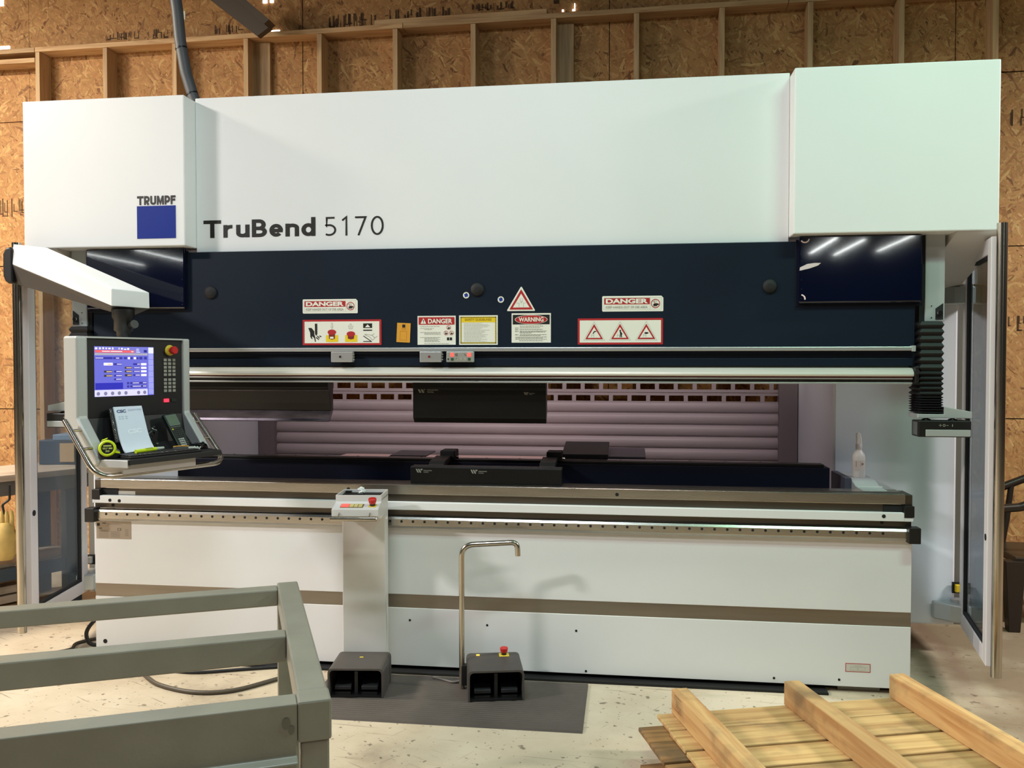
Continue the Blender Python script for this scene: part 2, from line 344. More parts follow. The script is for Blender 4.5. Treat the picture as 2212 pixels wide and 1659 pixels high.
# sans lettering drawn with strokes: cap height 1, each glyph a list of polylines and its width (centre lines)
def _arc(cx, cy, rx, ry, a0, a1, n=12): return [(cx + rx * math.cos(math.radians(a0 + (a1 - a0) * k / n)), cy + ry * math.sin(math.radians(a0 + (a1 - a0) * k / n))) for k in range(n + 1)]
def glyph(ch, w):
    h = w / 2; T = 1 - h; x = 0.72                     # x: x-height
    if ch == 'T': return [[(-h, T), (.62 + h, T)], [(.31, 0), (.31, T)]], .62
    if ch == 'R': return [[(0, 0), (0, 1)], [(0, T)] + _arc(.24, T - .24, .26, .24, 90, -90) + [(0, T - .48)], [(.20, T - .48), (.47, 0)]], .50
    if ch == 'U': return [[(0, 1), (0, .32)] + _arc(.27, .30, .27, .30 - h, 180, 360) + [(.54, 1)]], .54
    if ch == 'M': return [[(0, 0), (.03, 1)], [(.06, 1 - h * .6), (.36, .16), (.66, 1 - h * .6)], [(.72, 0), (.69, 1)]], .72
    if ch == 'P': return [[(0, 0), (0, 1)], [(0, T)] + _arc(.22, T - .27, .26, .27, 90, -90) + [(0, T - .54)]], .48
    if ch == 'F': return [[(0, 0), (0, 1)], [(0, T), (.40 + h, T)], [(0, .53), (.36 + h, .53)]], .42
    if ch == 'B': return [[(0, 0), (0, 1)], [(0, T)] + _arc(.24, T - .205, .20, .205, 90, -90) + [(0, T - .41)], [(0, T - .41), (.24, T - .41)] + _arc(.26, (T - .41 + h) / 2, .23, (T - .41 - h) / 2, 90, -90) + [(0, h)]], .49
    if ch == 'r': return [[(0, 0), (0, x)], [(0, x * .55)] + _arc(.26, x * .55, .26, x * .45 - h, 180, 92, 8) + [(.32, x - h)]], .29
    if ch == 'u': return [[(0, x), (0, .26)] + _arc(.20, .24, .20, .24 - h, 180, 300, 10) + [(.40, .20)], [(.42, 0), (.42, x)]], .42
    if ch == 'n': return [[(0, 0), (0, x)], [(0, x * .6)] + _arc(.21, x - .24, .21, .24 - h, 170, 0, 12) + [(.42, 0)]], .42
    if ch == 'e': return [[(.02, x * .48), (.43 + h * .9, x * .48)], _arc(.22, x * .5, .21, x * .5 - h, 0, 318, 22)], .44
    if ch == 'd': return [[(.44, 0), (.44, 1.06)], _arc(.22, x * .5, .22, x * .5 - h, 0, 360, 24)], .44
    if ch == '5': return [[(.46, T), (.08, T), (.07, .53)] + _arc(.20, .31, .29, .31 - h, 118, -125, 16)], .47
    if ch == '1': return [[(.06, .80), (.26, 1 - h * .5), (.26, 0)]], .38
    if ch == '7': return [[(0, T), (.50, T), (.16, 0)]], .50
    if ch == '0': return [_arc(.26, .5, .26, .5 - h, 90, 450, 32)], .52
def letters(mb, body, x0, x1, z0, z1, y, w=.18, gap=.1):
    """w stroke width, gap between glyph extents, in cap heights; fitted between x0 and x1"""
    gl = [glyph(c, w) for c in body]; total = sum(g[1] + w for g in gl) + gap * (len(gl) - 1)
    sz = z1 - z0; sx = (x1 - x0) / total; cx = w / 2
    k = 0
    for pl, gw in gl:
        for line in pl:
            P = [Vector((p[0], p[1])) for i_, p in enumerate(line) if i_ == 0 or (Vector(p) - Vector(line[i_ - 1])).length > 1e-4]; L_, R_ = [], []
            closed = (P[0] - P[-1]).length < 1e-6 and len(P) > 3
            for i, p in enumerate(P):
                a = P[i - 1] if i else (P[-2] if closed else None); c = P[i + 1] if i < len(P) - 1 else (P[1] if closed else None)
                d1 = (p - a).normalized() if a is not None else None; d2 = (c - p).normalized() if c is not None else None
                t = ((d1 or d2) + (d2 or d1)).normalized(); n = Vector((-t.y, t.x)); ref = d1 or d2; nn = Vector((-ref.y, ref.x))
                s = w / 2 / max(.5, n.dot(nn)); L_.append(p + n * s); R_.append(p - n * s)
            yy = y - .00012 * (k % 3); k += 1
            vs = [(x0 + (cx + v.x) * sx, yy, z0 + v.y * sz) for v in L_ + R_]; m = len(P)
            mb.add(vs, [(i, i + 1, m + i + 1, m + i) for i in range(m - 1)])
        cx += gw + w + gap
# ================================================================== THE SETTING
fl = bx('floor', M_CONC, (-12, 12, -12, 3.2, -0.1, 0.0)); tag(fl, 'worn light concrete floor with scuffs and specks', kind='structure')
WT = math.radians(-1.7)                       # the back wall runs slightly askew to the machine
WM = Matrix.Translation((0, 2.10, 0)) @ Matrix.Rotation(WT, 4, 'Z')
wall = bpy.data.objects.new('wall_back', None); COL.objects.link(wall); wall['kind'] = 'structure'
wall['label'] = 'back wall of bare stud framing with oriented strand board sheets'
# strand board sheets behind the studs, four feet by eight
sheet = None
for r in range(5):
    for c in range(-4, 5):
        x0 = c * 2.44 + (0.62 if r % 2 else -0.6)
        if x0 > 6.5 or x0 + 2.44 < -7: continue
        dy = random.uniform(-0.002, 0.002)
        bx('osb_sheet', M_OSB, (x0 + 0.003, x0 + 2.437, 0.14 + dy, 0.155 + dy, r * 1.22 + 0.004, r * 1.22 + 1.216), wall, M=WM)
bx('house_wrap', mat('house_wrap', (60, 52, 44), 0.8), (-8, 8, 0.17, 0.2, 0, 6.1), wall, M=WM)
# studs at 24 inch centres
for k in range(-3, 13):
    xs = -4.075 + 0.6125 * k
    if xs > 5.5: continue
    bx('stud', M_STUD, (xs - 0.019, xs + 0.019, 0.0, 0.14, 0.0, 4.182), wall, 0.002, M=WM)
for xa, xb in ((-6.2, -4.1), (-4.1, -0.95), (-0.95, 1.9), (1.9, 5.8)):
    bx('wall_plate', M_PLATE, (xa + 0.002, xb - 0.002, 0.0, 0.14, 4.184, 4.222), wall, 0.002, M=WM)
bx('wall_plate', M_PLATE, (-6.2, -4.1, 0.0, 0.14, 4.10, 4.138), wall, 0.002, M=WM)
bx('spare_plate', M_PLATE, (-1.18, 0.16, 0.01, 0.10, 4.224, 4.262), wall, 0.002, M=WM)
for xa, xb in ((-2.22, -2.08), (0.21, 0.355)):
    bx('nailer_board', M_STUD, (xa, xb, 0.10, 0.138, 0.0, 4.182), wall, 0.002, M=WM)
# mill stamps printed on the sheets: short dark strokes, not readable
def stamp(x0, x1, z0, z1, n, y=0.1375):
    mb = MB(WM)
    for i in range(n):
        x = random.uniform(x0, x1); h = random.uniform(0.35, 1.0) * (z1 - z0); zz = z0 + random.uniform(0, (z1 - z0) - h)
        mb.flat(rect(x, x + random.uniform(0.004, 0.012), zz, zz + h), y)
        if random.random() < 0.35: mb.flat(rect(x, x + random.uniform(0.02, 0.05), zz, zz + 0.008), y)
    mb.build('mill_stamp', mat('stamp_ink', (74, 48, 24), 0.8), wall, kind='stuff')
for a in ((-3.55, -3.25, 4.29, 4.36, 18), (-3.12, -2.85, 4.28, 4.36, 16), (-2.62, -2.30, 4.28, 4.36, 14), (-1.6, -1.2, 4.26, 4.38, 26), (-1.1, -0.62, 4.28, 4.39, 26),
          (-0.5, -0.1, 4.33, 4.39, 16), (3.42, 3.75, 1.84, 1.95, 20), (3.42, 3.65, 3.28, 3.4, 12), (-3.86, -3.62, 1.78, 1.93, 28), (-4.6, -4.2, 2.86, 3.02, 16), (3.6, 3.9, 0.72, 0.80, 14)):
    stamp(*a)
bx('paper_tag', M_PRW, (-4.26, -4.20, 0.136, 0.138, 3.22, 3.30), wall, M=WM)
bx('paper_tag', M_PRW, (-2.92, -2.83, 0.136, 0.138, 4.42, 4.49), wall, M=WM)
# daylight showing through gaps under the eaves
M_DAY = mat('daylight', (255, 250, 244), 0.5, emit=2.2)
for i, (xa, xb, za, zb) in enumerate(((-4.56, -4.49, 4.64, 4.76), (-4.56, -4.435, 4.274, 4.30), (-2.15, -2.115, 4.505, 4.60), (-2.09, -2.06, 4.505, 4.60), (-2.08, -2.01, 4.266, 4.284), (0.262, 0.276, 4.28, 4.294), (0.355, 0.363, 4.285, 4.335), (0.34, 0.363, 4.281, 4.292))):
    o = bx('window_%d' % (i + 1), M_DAY, (xa, xb, 0.125, 0.136, za, zb), None, M=WM); o['kind'] = 'structure'
    o['label'] = 'small gap of daylight above the top plate of the wall'
# steel roof truss leg and struts crossing the top of the frame
t = thing('roof_joist', 'dark steel angle joist coming down from the roof to the top plate', 'joist')
MJ = mat('joist_steel', (70, 58, 46), 0.6)
MB().loft([(-2.44, 1.98, 4.42), (-2.33, 1.98, 4.50), (-2.33, 1.92, 4.50), (-2.44, 1.92, 4.42)], [(-2.03, 1.98, 4.09 + .01), (-1.93, 1.98, 4.165), (-1.93, 1.92, 4.165), (-2.03, 1.92, 4.10)]).build('angle_leg', MJ, t)
MB().loft([(-2.34, 1.97, 4.50), (-2.30, 1.97, 4.53), (-2.30, 1.85, 4.53), (-2.34, 1.85, 4.50)], [(-1.945, 1.97, 4.16), (-1.905, 1.97, 4.19), (-1.905, 1.85, 4.19), (-1.945, 1.85, 4.16)]).build('angle_flange', MJ, t)
MB().tube([(-2.16, 1.95, 4.36), (-2.12, 1.95, 4.62)], 0.02).build('web_rod', MJ, t)
t = thing('roof_strut', 'short dark steel strut above the plate behind the machine hood', 'strut')
MB().box(0.30, 0.36, 1.98, 2.05, 4.30, 4.6).box(0.22, 0.26, 1.99, 2.05, 4.27, 4.6).build('strut_bars', MJ, t)
# flexible conduit from the roof into the hood
t = thing('flexible_conduit', 'dark grey flexible conduit dropping from the roof into the hood', 'conduit')
path = [(-2.0, 0.6, 4.4), (-1.985, 0.6, 4.0), (-1.95, 0.6, 3.75), (-1.935, 0.6, 3.58), (-1.90, 0.6, 3.38), (-1.85, 0.6, 3.22), (-1.79, 0.6, 3.09), (-1.765, 0.6, 3.03)]
MB().tube(fillet(path, 0.25, 5), 0.034, 16).build('hose', mat('conduit_grey', (84, 84, 86), 0.5, bump=0.2), t)
for p, q in (((-1.928, 0.6, 3.53), (-1.926, 0.6, 3.52)), ((-1.862, 0.6, 3.252), (-1.859, 0.6, 3.243))):
    MB().tube([p, q], 0.036, 16).build('cable_tie', M_BLACK, t)

# ================================================================== THE PRESS BRAKE
pb = thing('press_brake', 'large white and navy sheet metal press brake filling the picture', 'press brake')
# ---- hood
for s in (-1, 1):
    a, b = sorted((s * 1.553, s * 2.480))
    bx('hood_box', M_WHITE, (a, b, -0.07, 0.75, 2.236, 3.028), pb, 0.006)
hp = bx('hood_panel', M_WHITE, (-1.5525, 1.5525, 0.05, 0.55, 2.214, 3.044), pb, 0.004)
for s in (-1, 1):   # sloping soffit under each hood box, back to the side frame
    a, b = sorted((s * 1.90, s * 2.478))
    MB().prism([(0.15, 2.235), (0.21, 2.235), (0.66, 2.02), (0.618, 2.0)], a, b, 'x').build('soffit', M_GREYW, pb)
    a, b = sorted((s * 2.30, s * 2.53))
    MB().prism([(-0.065, 2.2355), (0.20, 2.2355), (0.66, 2.02), (0.618, 2.0)], a, b, 'x').build('soffit', M_GREYW, pb)
# lettering on the hood
mb = MB(); letters(mb, 'TRUMPF', -1.822, -1.603, 2.4545, 2.502, -0.0712, 0.25, 0.07); tl = mb.build('maker_lettering', mat('lettering_black', (36, 30, 30), 0.5), pb)
MB().box(-1.823, -1.604, -0.0716, -0.0695, 2.277, 2.449).build('maker_square', mat('logo_blue', (8, 40, 132), 0.45, spec=0.25), pb)
mb = MB(); letters(mb, 'TruBend', -1.511, -0.880, 2.2915, 2.386, 0.0488, 0.20, 0.10); mb.build('model_lettering', mat('lettering_dark', (26, 24, 20), 0.5), pb)
mb = MB(); letters(mb, '5170', -0.833, -0.507, 2.290, 2.390, 0.0488, 0.098, 0.20); mb.build('model_number', MATS['lettering_dark'], pb)
# ---- upper beam
ub = bx('upper_beam', M_NAVY, (-2.14, 2.14, 0.02, 0.14, 1.60, 2.2125), pb, 0.003)
for xx in (-1.457, -0.003, 1.459):
    MB().lathe([(0.034, 0.0), (0.034, 0.006), (0.030, 0.012), (0.010, 0.014)], (xx, 0.02, 1.995), (0, -1, 0), 28).build('bolt_cap', M_BLACKM, pb)
for s in (-1, 1):  # glossy cylinder covers under the hood
    a, b = sorted((s * 1.592, s * 2.160))
    g = MB().prism([(0.0, 1.905), (-0.010, 1.914), (-0.010, 2.233), (0.018, 2.233), (0.018, 1.905)], a, b, 'x').build('cylinder_cover', M_NAVYG, pb, 0.006, 3)
    bx('cover_rim', M_NAVYD, (a - 0.012, b + 0.012, 0.016, 0.0195, 1.893, 2.22), pb, 0.002)
    for k in range(6):
        zz = 1.93 + k * 0.045
        MB().lathe([(0.004, 0), (0.003, 0.002)], (a + 0.012 if s > 0 else b - 0.012, -0.010, zz), (0, -1, 0), 10).build('rivet', M_NAVYD, pb)
# pale pink strip and two curved hose clips on the right cover
M_PALE = mat('pale_piece', (226, 206, 206), .4)
MB().prism([(1.594, 2.066), (1.640, 2.076), (1.680, 2.090), (1.694, 2.102), (1.664, 2.1025), (1.630, 2.098), (1.596, 2.082)], -0.0122, -0.0102, 'y').build('pale_piece', M_PALE, pb)
for cz, a0, a1, cx, r_ in ((1.928, -10, 80, 1.600, .020), (2.222, -150, -10, 1.618, .020)):
    MB().tube([(cx + r_ * math.cos(math.radians(a0 + (a1 - a0) * k / 8)), -0.0135, cz + r_ * math.sin(math.radians(a0 + (a1 - a0) * k / 8))) for k in range(9)], .0035, 8).build('hose_clip', M_PALE, pb)
bx('beam_rail', M_ALU, (-2.13, 2.132, -0.012, 0.019, 1.676, 1.696), pb, 0.003)
bx('beam_rail_end', M_ALUP, (2.118, 2.135, -0.016, 0.019, 1.672, 1.70), pb, 0.002)
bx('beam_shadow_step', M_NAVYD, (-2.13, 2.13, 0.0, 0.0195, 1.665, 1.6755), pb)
bx('beam_skirt', M_NAVY, (-2.13, 2.13, 0.010, 0.0195, 1.602, 1.640), pb, 0.002)
# clamping bar: rounded bright bar, red line, perforated strip
prof = [(0.02, 1.594), (-0.010, 1.592), (-0.026, 1.584), (-0.038, 1.572), (-0.042, 1.560), (-0.038, 1.552), (0.02, 1.552)]
MB().prism(prof, -2.128, 2.122, 'x').build('clamp_bar', mat('clamp_steel', (216, 212, 202), 0.32, 0.35), pb, 0.003, 2)
bx('red_strip', mat('red_hose', (110, 26, 20), 0.4), (-2.125, 2.118, -0.024, 0.02, 1.546, 1.5515), pb)
bx('clamp_lip', M_ALU, (-2.125, 2.118, -0.030, 0.02, 1.538, 1.5455), pb, 0.001)
bx('seal_strip', mat('seal_strip', (28, 26, 20), 0.8, vary=0.8, scale=60), (-2.125, 2.118, -0.020, 0.02, 1.524, 1.5375), pb)
bx('clamp_lower_lip', M_ALU, (-2.125, 2.118, -0.024, 0.12, 1.515, 1.5235), pb, 0.001)
bx('clamp_body', M_STEELD, (-2.12, 2.115, 0.021, 0.16, 1.524, 1.60), pb)
for s in (-1, 1):
    a, b = sorted((s * 2.123, s * 2.140))
    bx('end_cap', M_BLACK, (a, b, -0.05, 0.10, 1.522, 1.60), pb, 0.003)
    MB().lathe([(0.012, 0), (0.012, 0.003)], (s * 2.131, -0.05, 1.574), (0, -1, 0), 16).build('end_screw', M_BLACKM, pb)
# ---- sensor boxes hanging on the rail
def sensor(x0, x1, dot):
    s = bx('sensor_box', M_ALU, (x0, x1, -0.045, -0.013, 1.621, 1.675), pb, 0.003)
    bx('indicator', mat('sensor_%s' % dot, (40, 26, 24) if dot == 'dark' else (120, 24, 22), 0.4), (x0 + 0.045, x0 + 0.055, -0.047, -0.0445, 1.644, 1.654), s)
    for k in range(3): MB().lathe([(0.004, 0), (0.004, 0.008)], (x1, -0.03, 1.635 + k * 0.013), (1, 0, 0), 10).build('connector', M_CHROME, s)
sensor(-0.766, -0.650, 'dark'); sensor(-0.293, -0.180, 'red')
s = bx('indicator_box', M_ALUP, (-0.153, -0.013, -0.045, -0.013, 1.621, 1.675), pb, 0.003)
bx('plate_face', mat('indicator_face', (150, 148, 140), 0.4), (-0.150, -0.016, -0.0465, -0.0448, 1.624, 1.671), s)
for xx in (-0.122, -0.034):
    bx('red_lamp', mat('red_lamp', (255, 70, 60), 0.4, emit=2.2), (xx - 0.009, xx + 0.009, -0.0485, -0.0464, 1.649, 1.668), s, 0.003)
    bx('green_lamp', mat('green_lamp_off', (40, 84, 56), 0.4), (xx - 0.007, xx + 0.007, -0.048, -0.0464, 1.629, 1.642), s)
for xx in (-0.100, -0.076, -0.055): bx('legend', M_PRG, (xx - 0.006, xx + 0.006, -0.0475, -0.0464, 1.631, 1.645), s)
mb = MB(); ring(mb, -0.100, 1.658, 0.004, 0.006, -0.0475, 16); mb.build('symbols', M_PRK, s); mb = MB(); mb.flat(stroke((-0.060, 1.663), (-0.050, 1.653), 0.002), -0.0475); mb.flat(stroke((-0.104, 1.634), (-0.098, 1.643), 0.002), -0.0478); mb.flat(rect(-0.147, -0.139, 1.632, 1.640), -0.0475); mb.build('symbols', M_PRK, s)

# ---- stickers on the upper beam
YB = 0.0195
def plate(name, x0, x1, z0, z1, m, label, cut=0.0, yy=YB):
    poly = rect(x0, x1, z0, z1)
    if cut: poly = [(x0 + cut * .4, z0), (x1 - cut * .3, z0), (x1, z0 + cut * .3), (x1, z1 - cut), (x1 - cut, z1), (x0 + cut * .4, z1), (x0, z1 - cut * .4), (x0, z0 + cut * .4)]
    o = MB().prism(poly, yy - 0.0012, yy + 0.0004, 'y').build(name, m, pb); o['label'] = label; return o
Y1, Y2, Y3 = YB - 0.0017, YB - 0.0022, YB - 0.0027
def pr(parent, name, m, *polys, y=Y1):
    mb = MB()
    for p in polys: mb.flat(p, y)
    return mb.build(name, m, parent)
def prt(parent, name, m, body, x0, x1, z0, z1, y=Y2, bold=0.02, sp=1.0):
    mb = MB(); text(mb, body, x0, x1, z0, z1, y, bold, sp); return mb.build(name, m, parent)
def no_hands(par, cx, cz, r):
    mb = MB(); ring(mb, cx, cz, r * 0.84, r, Y2); mb.flat(stroke((cx - r * .62, cz + r * .62), (cx + r * .1, cz - r * .1), r * .09), Y3); mb.build('no_sign', M_REDP, par)
    h = [(cx - .55 * r, cz - .22 * r), (cx - .2 * r, cz + .02 * r), (cx + .2 * r, cz + .08 * r), (cx + .72 * r, cz - .05 * r), (cx + .74 * r, cz - .3 * r), (cx + .2 * r, cz - .42 * r), (cx - .3 * r, cz - .42 * r)]
    mb = MB(); mb.flat(h, Y2 - .0002)
    for k in range(3): mb.flat(circ(cx - .35 * r + k * .28 * r, cz - .5 * r, .13 * r, 10), Y2 - .0002)
    for dx in (-.16, .16): mb.flat(rect(cx + dx * r - .03 * r, cx + dx * r + .03 * r, cz + .25 * r, cz + .7 * r), Y2 - .0002)
    mb.build('hand_symbol', M_PRK, par)
def danger_strip(x0, x1, z0, z1, label):
    W, H = x1 - x0, z1 - z0
    p = plate('danger_strip', x0, x1, z0, z1, M_PRW, label, 0.010)
    pr(p, 'red_field', M_REDP, rect(x0 + .035 * W, x0 + .78 * W, z0 + .46 * H, z0 + .86 * H))
    prt(p, 'lettering', M_PRW, 'DANGER', x0 + .06 * W, x0 + .75 * W, z0 + .51 * H, z0 + .82 * H, bold=.045)
    prt(p, 'lettering', M_PRG, 'KEEP HANDS OUT OF DIE AREA', x0 + .06 * W, x0 + .745 * W, z0 + .20 * H, z0 + .36 * H, bold=.012)
    mb = MB()
    for q in ((.03, .97, .12, .13), (.03, .97, .875, .885), (.03, .033, .12, .88), (.967, .97, .12, .88), (.785, .788, .12, .88)): mb.flat(rect(x0 + q[0] * W, x0 + q[1] * W, z0 + q[2] * H, z0 + q[3] * H), Y1 + .0002)
    mb.build('thin_frame', M_PRG, p)
    no_hands(p, x0 + .872 * W, z0 + .5 * H, .29 * H)
danger_strip(-0.942, -0.641, 1.878, 1.953, 'white DANGER keep hands out strip, left of the two')
danger_strip(0.637, 0.942, 1.876, 1.954, 'white DANGER keep hands out strip, right of the two')
# pictogram board: hand, two mushroom buttons, foot on pedal
x0, x1, z0, z1 = -0.943, -0.513, 1.711, 1.845
p = plate('pictogram_board', x0, x1, z0, z1, M_REDP, 'red framed board with hand, mushroom button and foot pedal pictograms', 0.004)
pr(p, 'white_field', M_PRW, rect(x0 + .011, x1 - .011, z0 + .010, z1 - .010))
U = 0.43 / 1860.0      # sheet units of the drawing
def q(a, b): return (x0 + (a - 165) * U, z1 - (b - 565) * U * 1.0)
def poly(*pts): return [q(*c) for c in pts]
pr(p, 'hand_symbol', M_PRK, poly((300, 752), (380, 752), (445, 830), (445, 900), (465, 960), (480, 1065), (460, 1072), (440, 985), (400, 945), (385, 950), (400, 1000), (380, 1005), (350, 955), (345, 860)), y=Y2)
pr(p, 'punch_symbol', M_PRK, poly((458, 655), (516, 655), (516, 890), (490, 940), (462, 890)), y=Y2)
pr(p, 'cut_fingers', M_PRK, *[[q(a, b), q(c, d), q(c + 12, d - 18), q(a + 12, b - 22)] for a, b, c, d in ((482, 980, 545, 1030), (508, 950, 565, 1000), (560, 945, 605, 968))], y=Y2)
for bxx, up in ((862, 0), (1312, 42)):
    pr(p, 'yellow_base', M_YELP, poly((bxx - 140, 920), (bxx + 150, 920), (bxx + 150, 1075), (bxx - 140, 1075)), y=Y2)
    pr(p, 'button_stem', mat('stem_print', (120, 34, 30), 0.5), poly((bxx - 75, 880 + up), (bxx + 75, 880 + up), (bxx + 70, 1000), (bxx, 1020), (bxx - 70, 1000)), y=Y3)
    if not up: pr(p, 'stem_shine', M_PRW, poly((bxx - 45, 955), (bxx + 40, 955), (bxx + 40, 1000), (bxx - 45, 1000)), y=Y3 - .0003)
    c = q(bxx, 850 + up); pr(p, 'button_cap', M_REDP, [(c[0] + 100 * U * math.cos(a), c[1] + (58 if math.sin(a) > 0 else 62) * U * math.sin(a)) for a in [2 * PI * k / 28 for k in range(28)]], y=Y3 - .0004)
pr(p, 'arrow_symbol', M_PRG, poly((845, 640), (880, 640), (880, 735), (893, 735), (862, 775), (832, 735), (845, 735)), y=Y2)
pr(p, 'arrow_inner', M_PRW, poly((853, 648), (872, 648), (872, 742), (876, 742), (862, 762), (848, 742), (853, 742)), y=Y3)
pr(p, 'arrow_symbol', M_PRG, poly((1288, 690), (1275, 690), (1305, 652), (1335, 690), (1322, 690), (1322, 745), (1288, 745)), *[[q(*a) for a in r_] for r_ in ([(1240, 708), (1262, 708), (1262, 715), (1240, 715)], [(1255, 712), (1263, 712), (1275, 780), (1267, 780)], [(1267, 774), (1345, 774), (1345, 781), (1267, 781)], [(1340, 780), (1348, 780), (1360, 712), (1352, 712)], [(1352, 708), (1372, 708), (1372, 715), (1352, 715)])], y=Y2)
pr(p, 'arrow_inner', M_PRW, poly((1295, 696), (1286, 696), (1305, 668), (1325, 696), (1315, 696), (1315, 738), (1295, 738)), y=Y3)
pr(p, 'die_symbol', M_PRK, poly((1600, 655), (1810, 655), (1810, 760), (1600, 760)), poly((1600, 798), (1810, 798), (1810, 824), (1600, 824)), y=Y2)
pr(p, 'up_arrow', M_PRW, poly((1645, 742), (1705, 678), (1768, 742)), y=Y3)
pr(p, 'pedal_symbol', M_PRK, *[stroke(q(a, b), q(c, d), 18 * U) for a, b, c, d in ((1605, 940, 1800, 1070), (1600, 1066, 1795, 1066))], y=Y2)
pr(p, 'foot_symbol', mat('line_print', (110, 106, 96), .5), *[stroke(q(a, b), q(c, d), 8 * U) for a, b, c, d in ((1635, 910, 1760, 970), (1760, 970, 1820, 1040), (1820, 1040, 1870, 985), (1870, 985, 1805, 925), (1805, 925, 1650, 900), (1650, 900, 1635, 910), (1805, 925, 1860, 885), (1870, 985, 1935, 945))], y=Y2)
# orange tag
c, s_ = math.cos(-0.05), math.sin(-0.05)
def rot(pts, cx, cz): return [(cx + (a - cx) * c - (b - cz) * s_, cz + (a - cx) * s_ + (b - cz) * c) for a, b in pts]
o = MB().prism(rot(rect(-0.430, -0.358, 1.724, 1.825), -.394, 1.775), YB - .002, YB + .0004, 'y').build('orange_tag', mat('orange_card', (216, 152, 46), .5), pb); o['label'] = 'orange tag card with a small dark square'
pr(o, 'dark_square', M_PRK, rot(rect(-0.402, -0.386, 1.801, 1.817), -.394, 1.775), y=YB - .0026)
mb = MB()
for a in ((-.412, -.376, 1.735, 1.7362), (-.412, -.376, 1.782, 1.7832), (-.412, -.4108, 1.735, 1.783), (-.3772, -.376, 1.735, 1.783), (-.406, -.382, 1.793, 1.796)): mb.flat(rot(rect(*a), -.394, 1.775), YB - .0026)
mb.build('print_lines', mat('orange_line', (176, 116, 30), .5), o)
# DANGER sheet
x0, x1, z0, z1 = -0.319, -0.117, 1.711, 1.861
p = plate('danger_sheet', x0, x1, z0, z1, M_PRW, 'white DANGER sheet with warning triangle and grey small print')
pr(p, 'red_field', M_REDP, rect(x0 + .006, x1 - .006, z1 - .046, z1 - .007))
prt(p, 'lettering', M_PRW, 'DANGER', x0 + .056, x1 - .018, z1 - .040, z1 - .015, bold=.03)
pr(p, 'warning_triangle', M_PRW, [(x0 + .016, z1 - .041), (x0 + .047, z1 - .041), (x0 + .0315, z1 - .012)], y=Y2)
pr(p, 'exclamation', M_PRK, [(x0 + .029, z1 - .021), (x0 + .034, z1 - .021), (x0 + .0327, z1 - .033), (x0 + .0303, z1 - .033)], rect(x0 + .030, x0 + .033, z1 - .038, z1 - .035), y=Y3)
def small_print(p, lines, m, y=Y1):
    mb = MB()
    for a, b, zz, h in lines:
        x = a
        while x < b:
            w_ = random.uniform(.006, .016); mb.flat(rect(x, min(x + w_, b), zz, zz + h), y); x += w_ + .002
    mb.build('small_print', m, p, kind='stuff')
small_print(p, [(x0 + .014, x0 + .118, z1 - .056, .0025), (x0 + .014, x0 + .088, z1 - .066, .0025), (x0 + .036, x0 + .076, z1 - .072, .0025)] + [(x0 + .036, x0 + .122, z1 - .087 - k * .0052, .0026) for k in range(3)] + [(x0 + .014, x0 + .034, z1 - .087, .0026), (x0 + .014, x0 + .034, z1 - .113, .0026)] + [(x0 + .036, x0 + .120 - (k % 2) * .01, z1 - .113 - k * .0055, .0028) for k in range(5)] + [(x0 + .036, x0 + .168, z1 - .146, .003)], M_PRG)
for a, b in ((.165, -.061), (.151, -.089), (.180, -.089)): no_hands(p, x0 + a, z1 + b, .0115)
pr(p, 'book_symbol', M_PRK, rect(x0 + .156, x0 + .168, z1 - .127, z1 - .112), rect(x0 + .171, x0 + .183, z1 - .127, z1 - .112), y=Y2)
# SAFETY GUIDELINES sheet with hazard border
x0, x1, z0, z1 = -0.099, 0.103, 1.710, 1.862
p = plate('safety_sheet', x0, x1, z0, z1, M_PRW, 'SAFETY GUIDELINES sheet with yellow and black hazard border')
bo = .007; fr_ = [(x0 + bo, x1 - bo, z1 - bo - .006, z1 - bo), (x0 + bo, x1 - bo, z0 + bo, z0 + bo + .006), (x0 + bo, x0 + bo + .006, z0 + bo, z1 - bo), (x1 - bo - .006, x1 - bo, z0 + bo, z1 - bo)]
pr(p, 'hazard_border', M_YELP, *[rect(*a) for a in fr_]); pr(p, 'yellow_field', M_YELP, rect(x0 + .013, x1 - .013, z1 - .036, z1 - .0125))
mb = MB(); n = 24
for k in range(n):
    a = x0 + bo + (x1 - x0 - 2 * bo) * k / n
    for zz in (z1 - bo - .006, z0 + bo): mb.flat([(a, zz), (a + .004, zz), (a + .0075, zz + .006), (a + .0035, zz + .006)], Y2)
for k in range(17):
    a = z0 + bo + (z1 - z0 - 2 * bo) * k / 17
    for xx in (x0 + bo, x1 - bo - .006): mb.flat([(xx, a), (xx + .006, a + .0035), (xx + .006, a + .0075), (xx, a + .004)], Y2)
mb.build('hazard_stripes', mat('stripe_print', (92, 74, 14), .5), p, kind='stuff')
prt(p, 'lettering', mat('olive_print', (150, 116, 16), .5), 'SAFETY GUIDELINES', x0 + .030, x1 - .032, z1 - .028, z1 - .016, bold=.02)
small_print(p, [(x0 + .025, x0 + .16 - random.random() * .05, z1 - .043 - k * .0058, .0026) for k in range(17)], mat('pale_print', (190, 190, 178), .5))
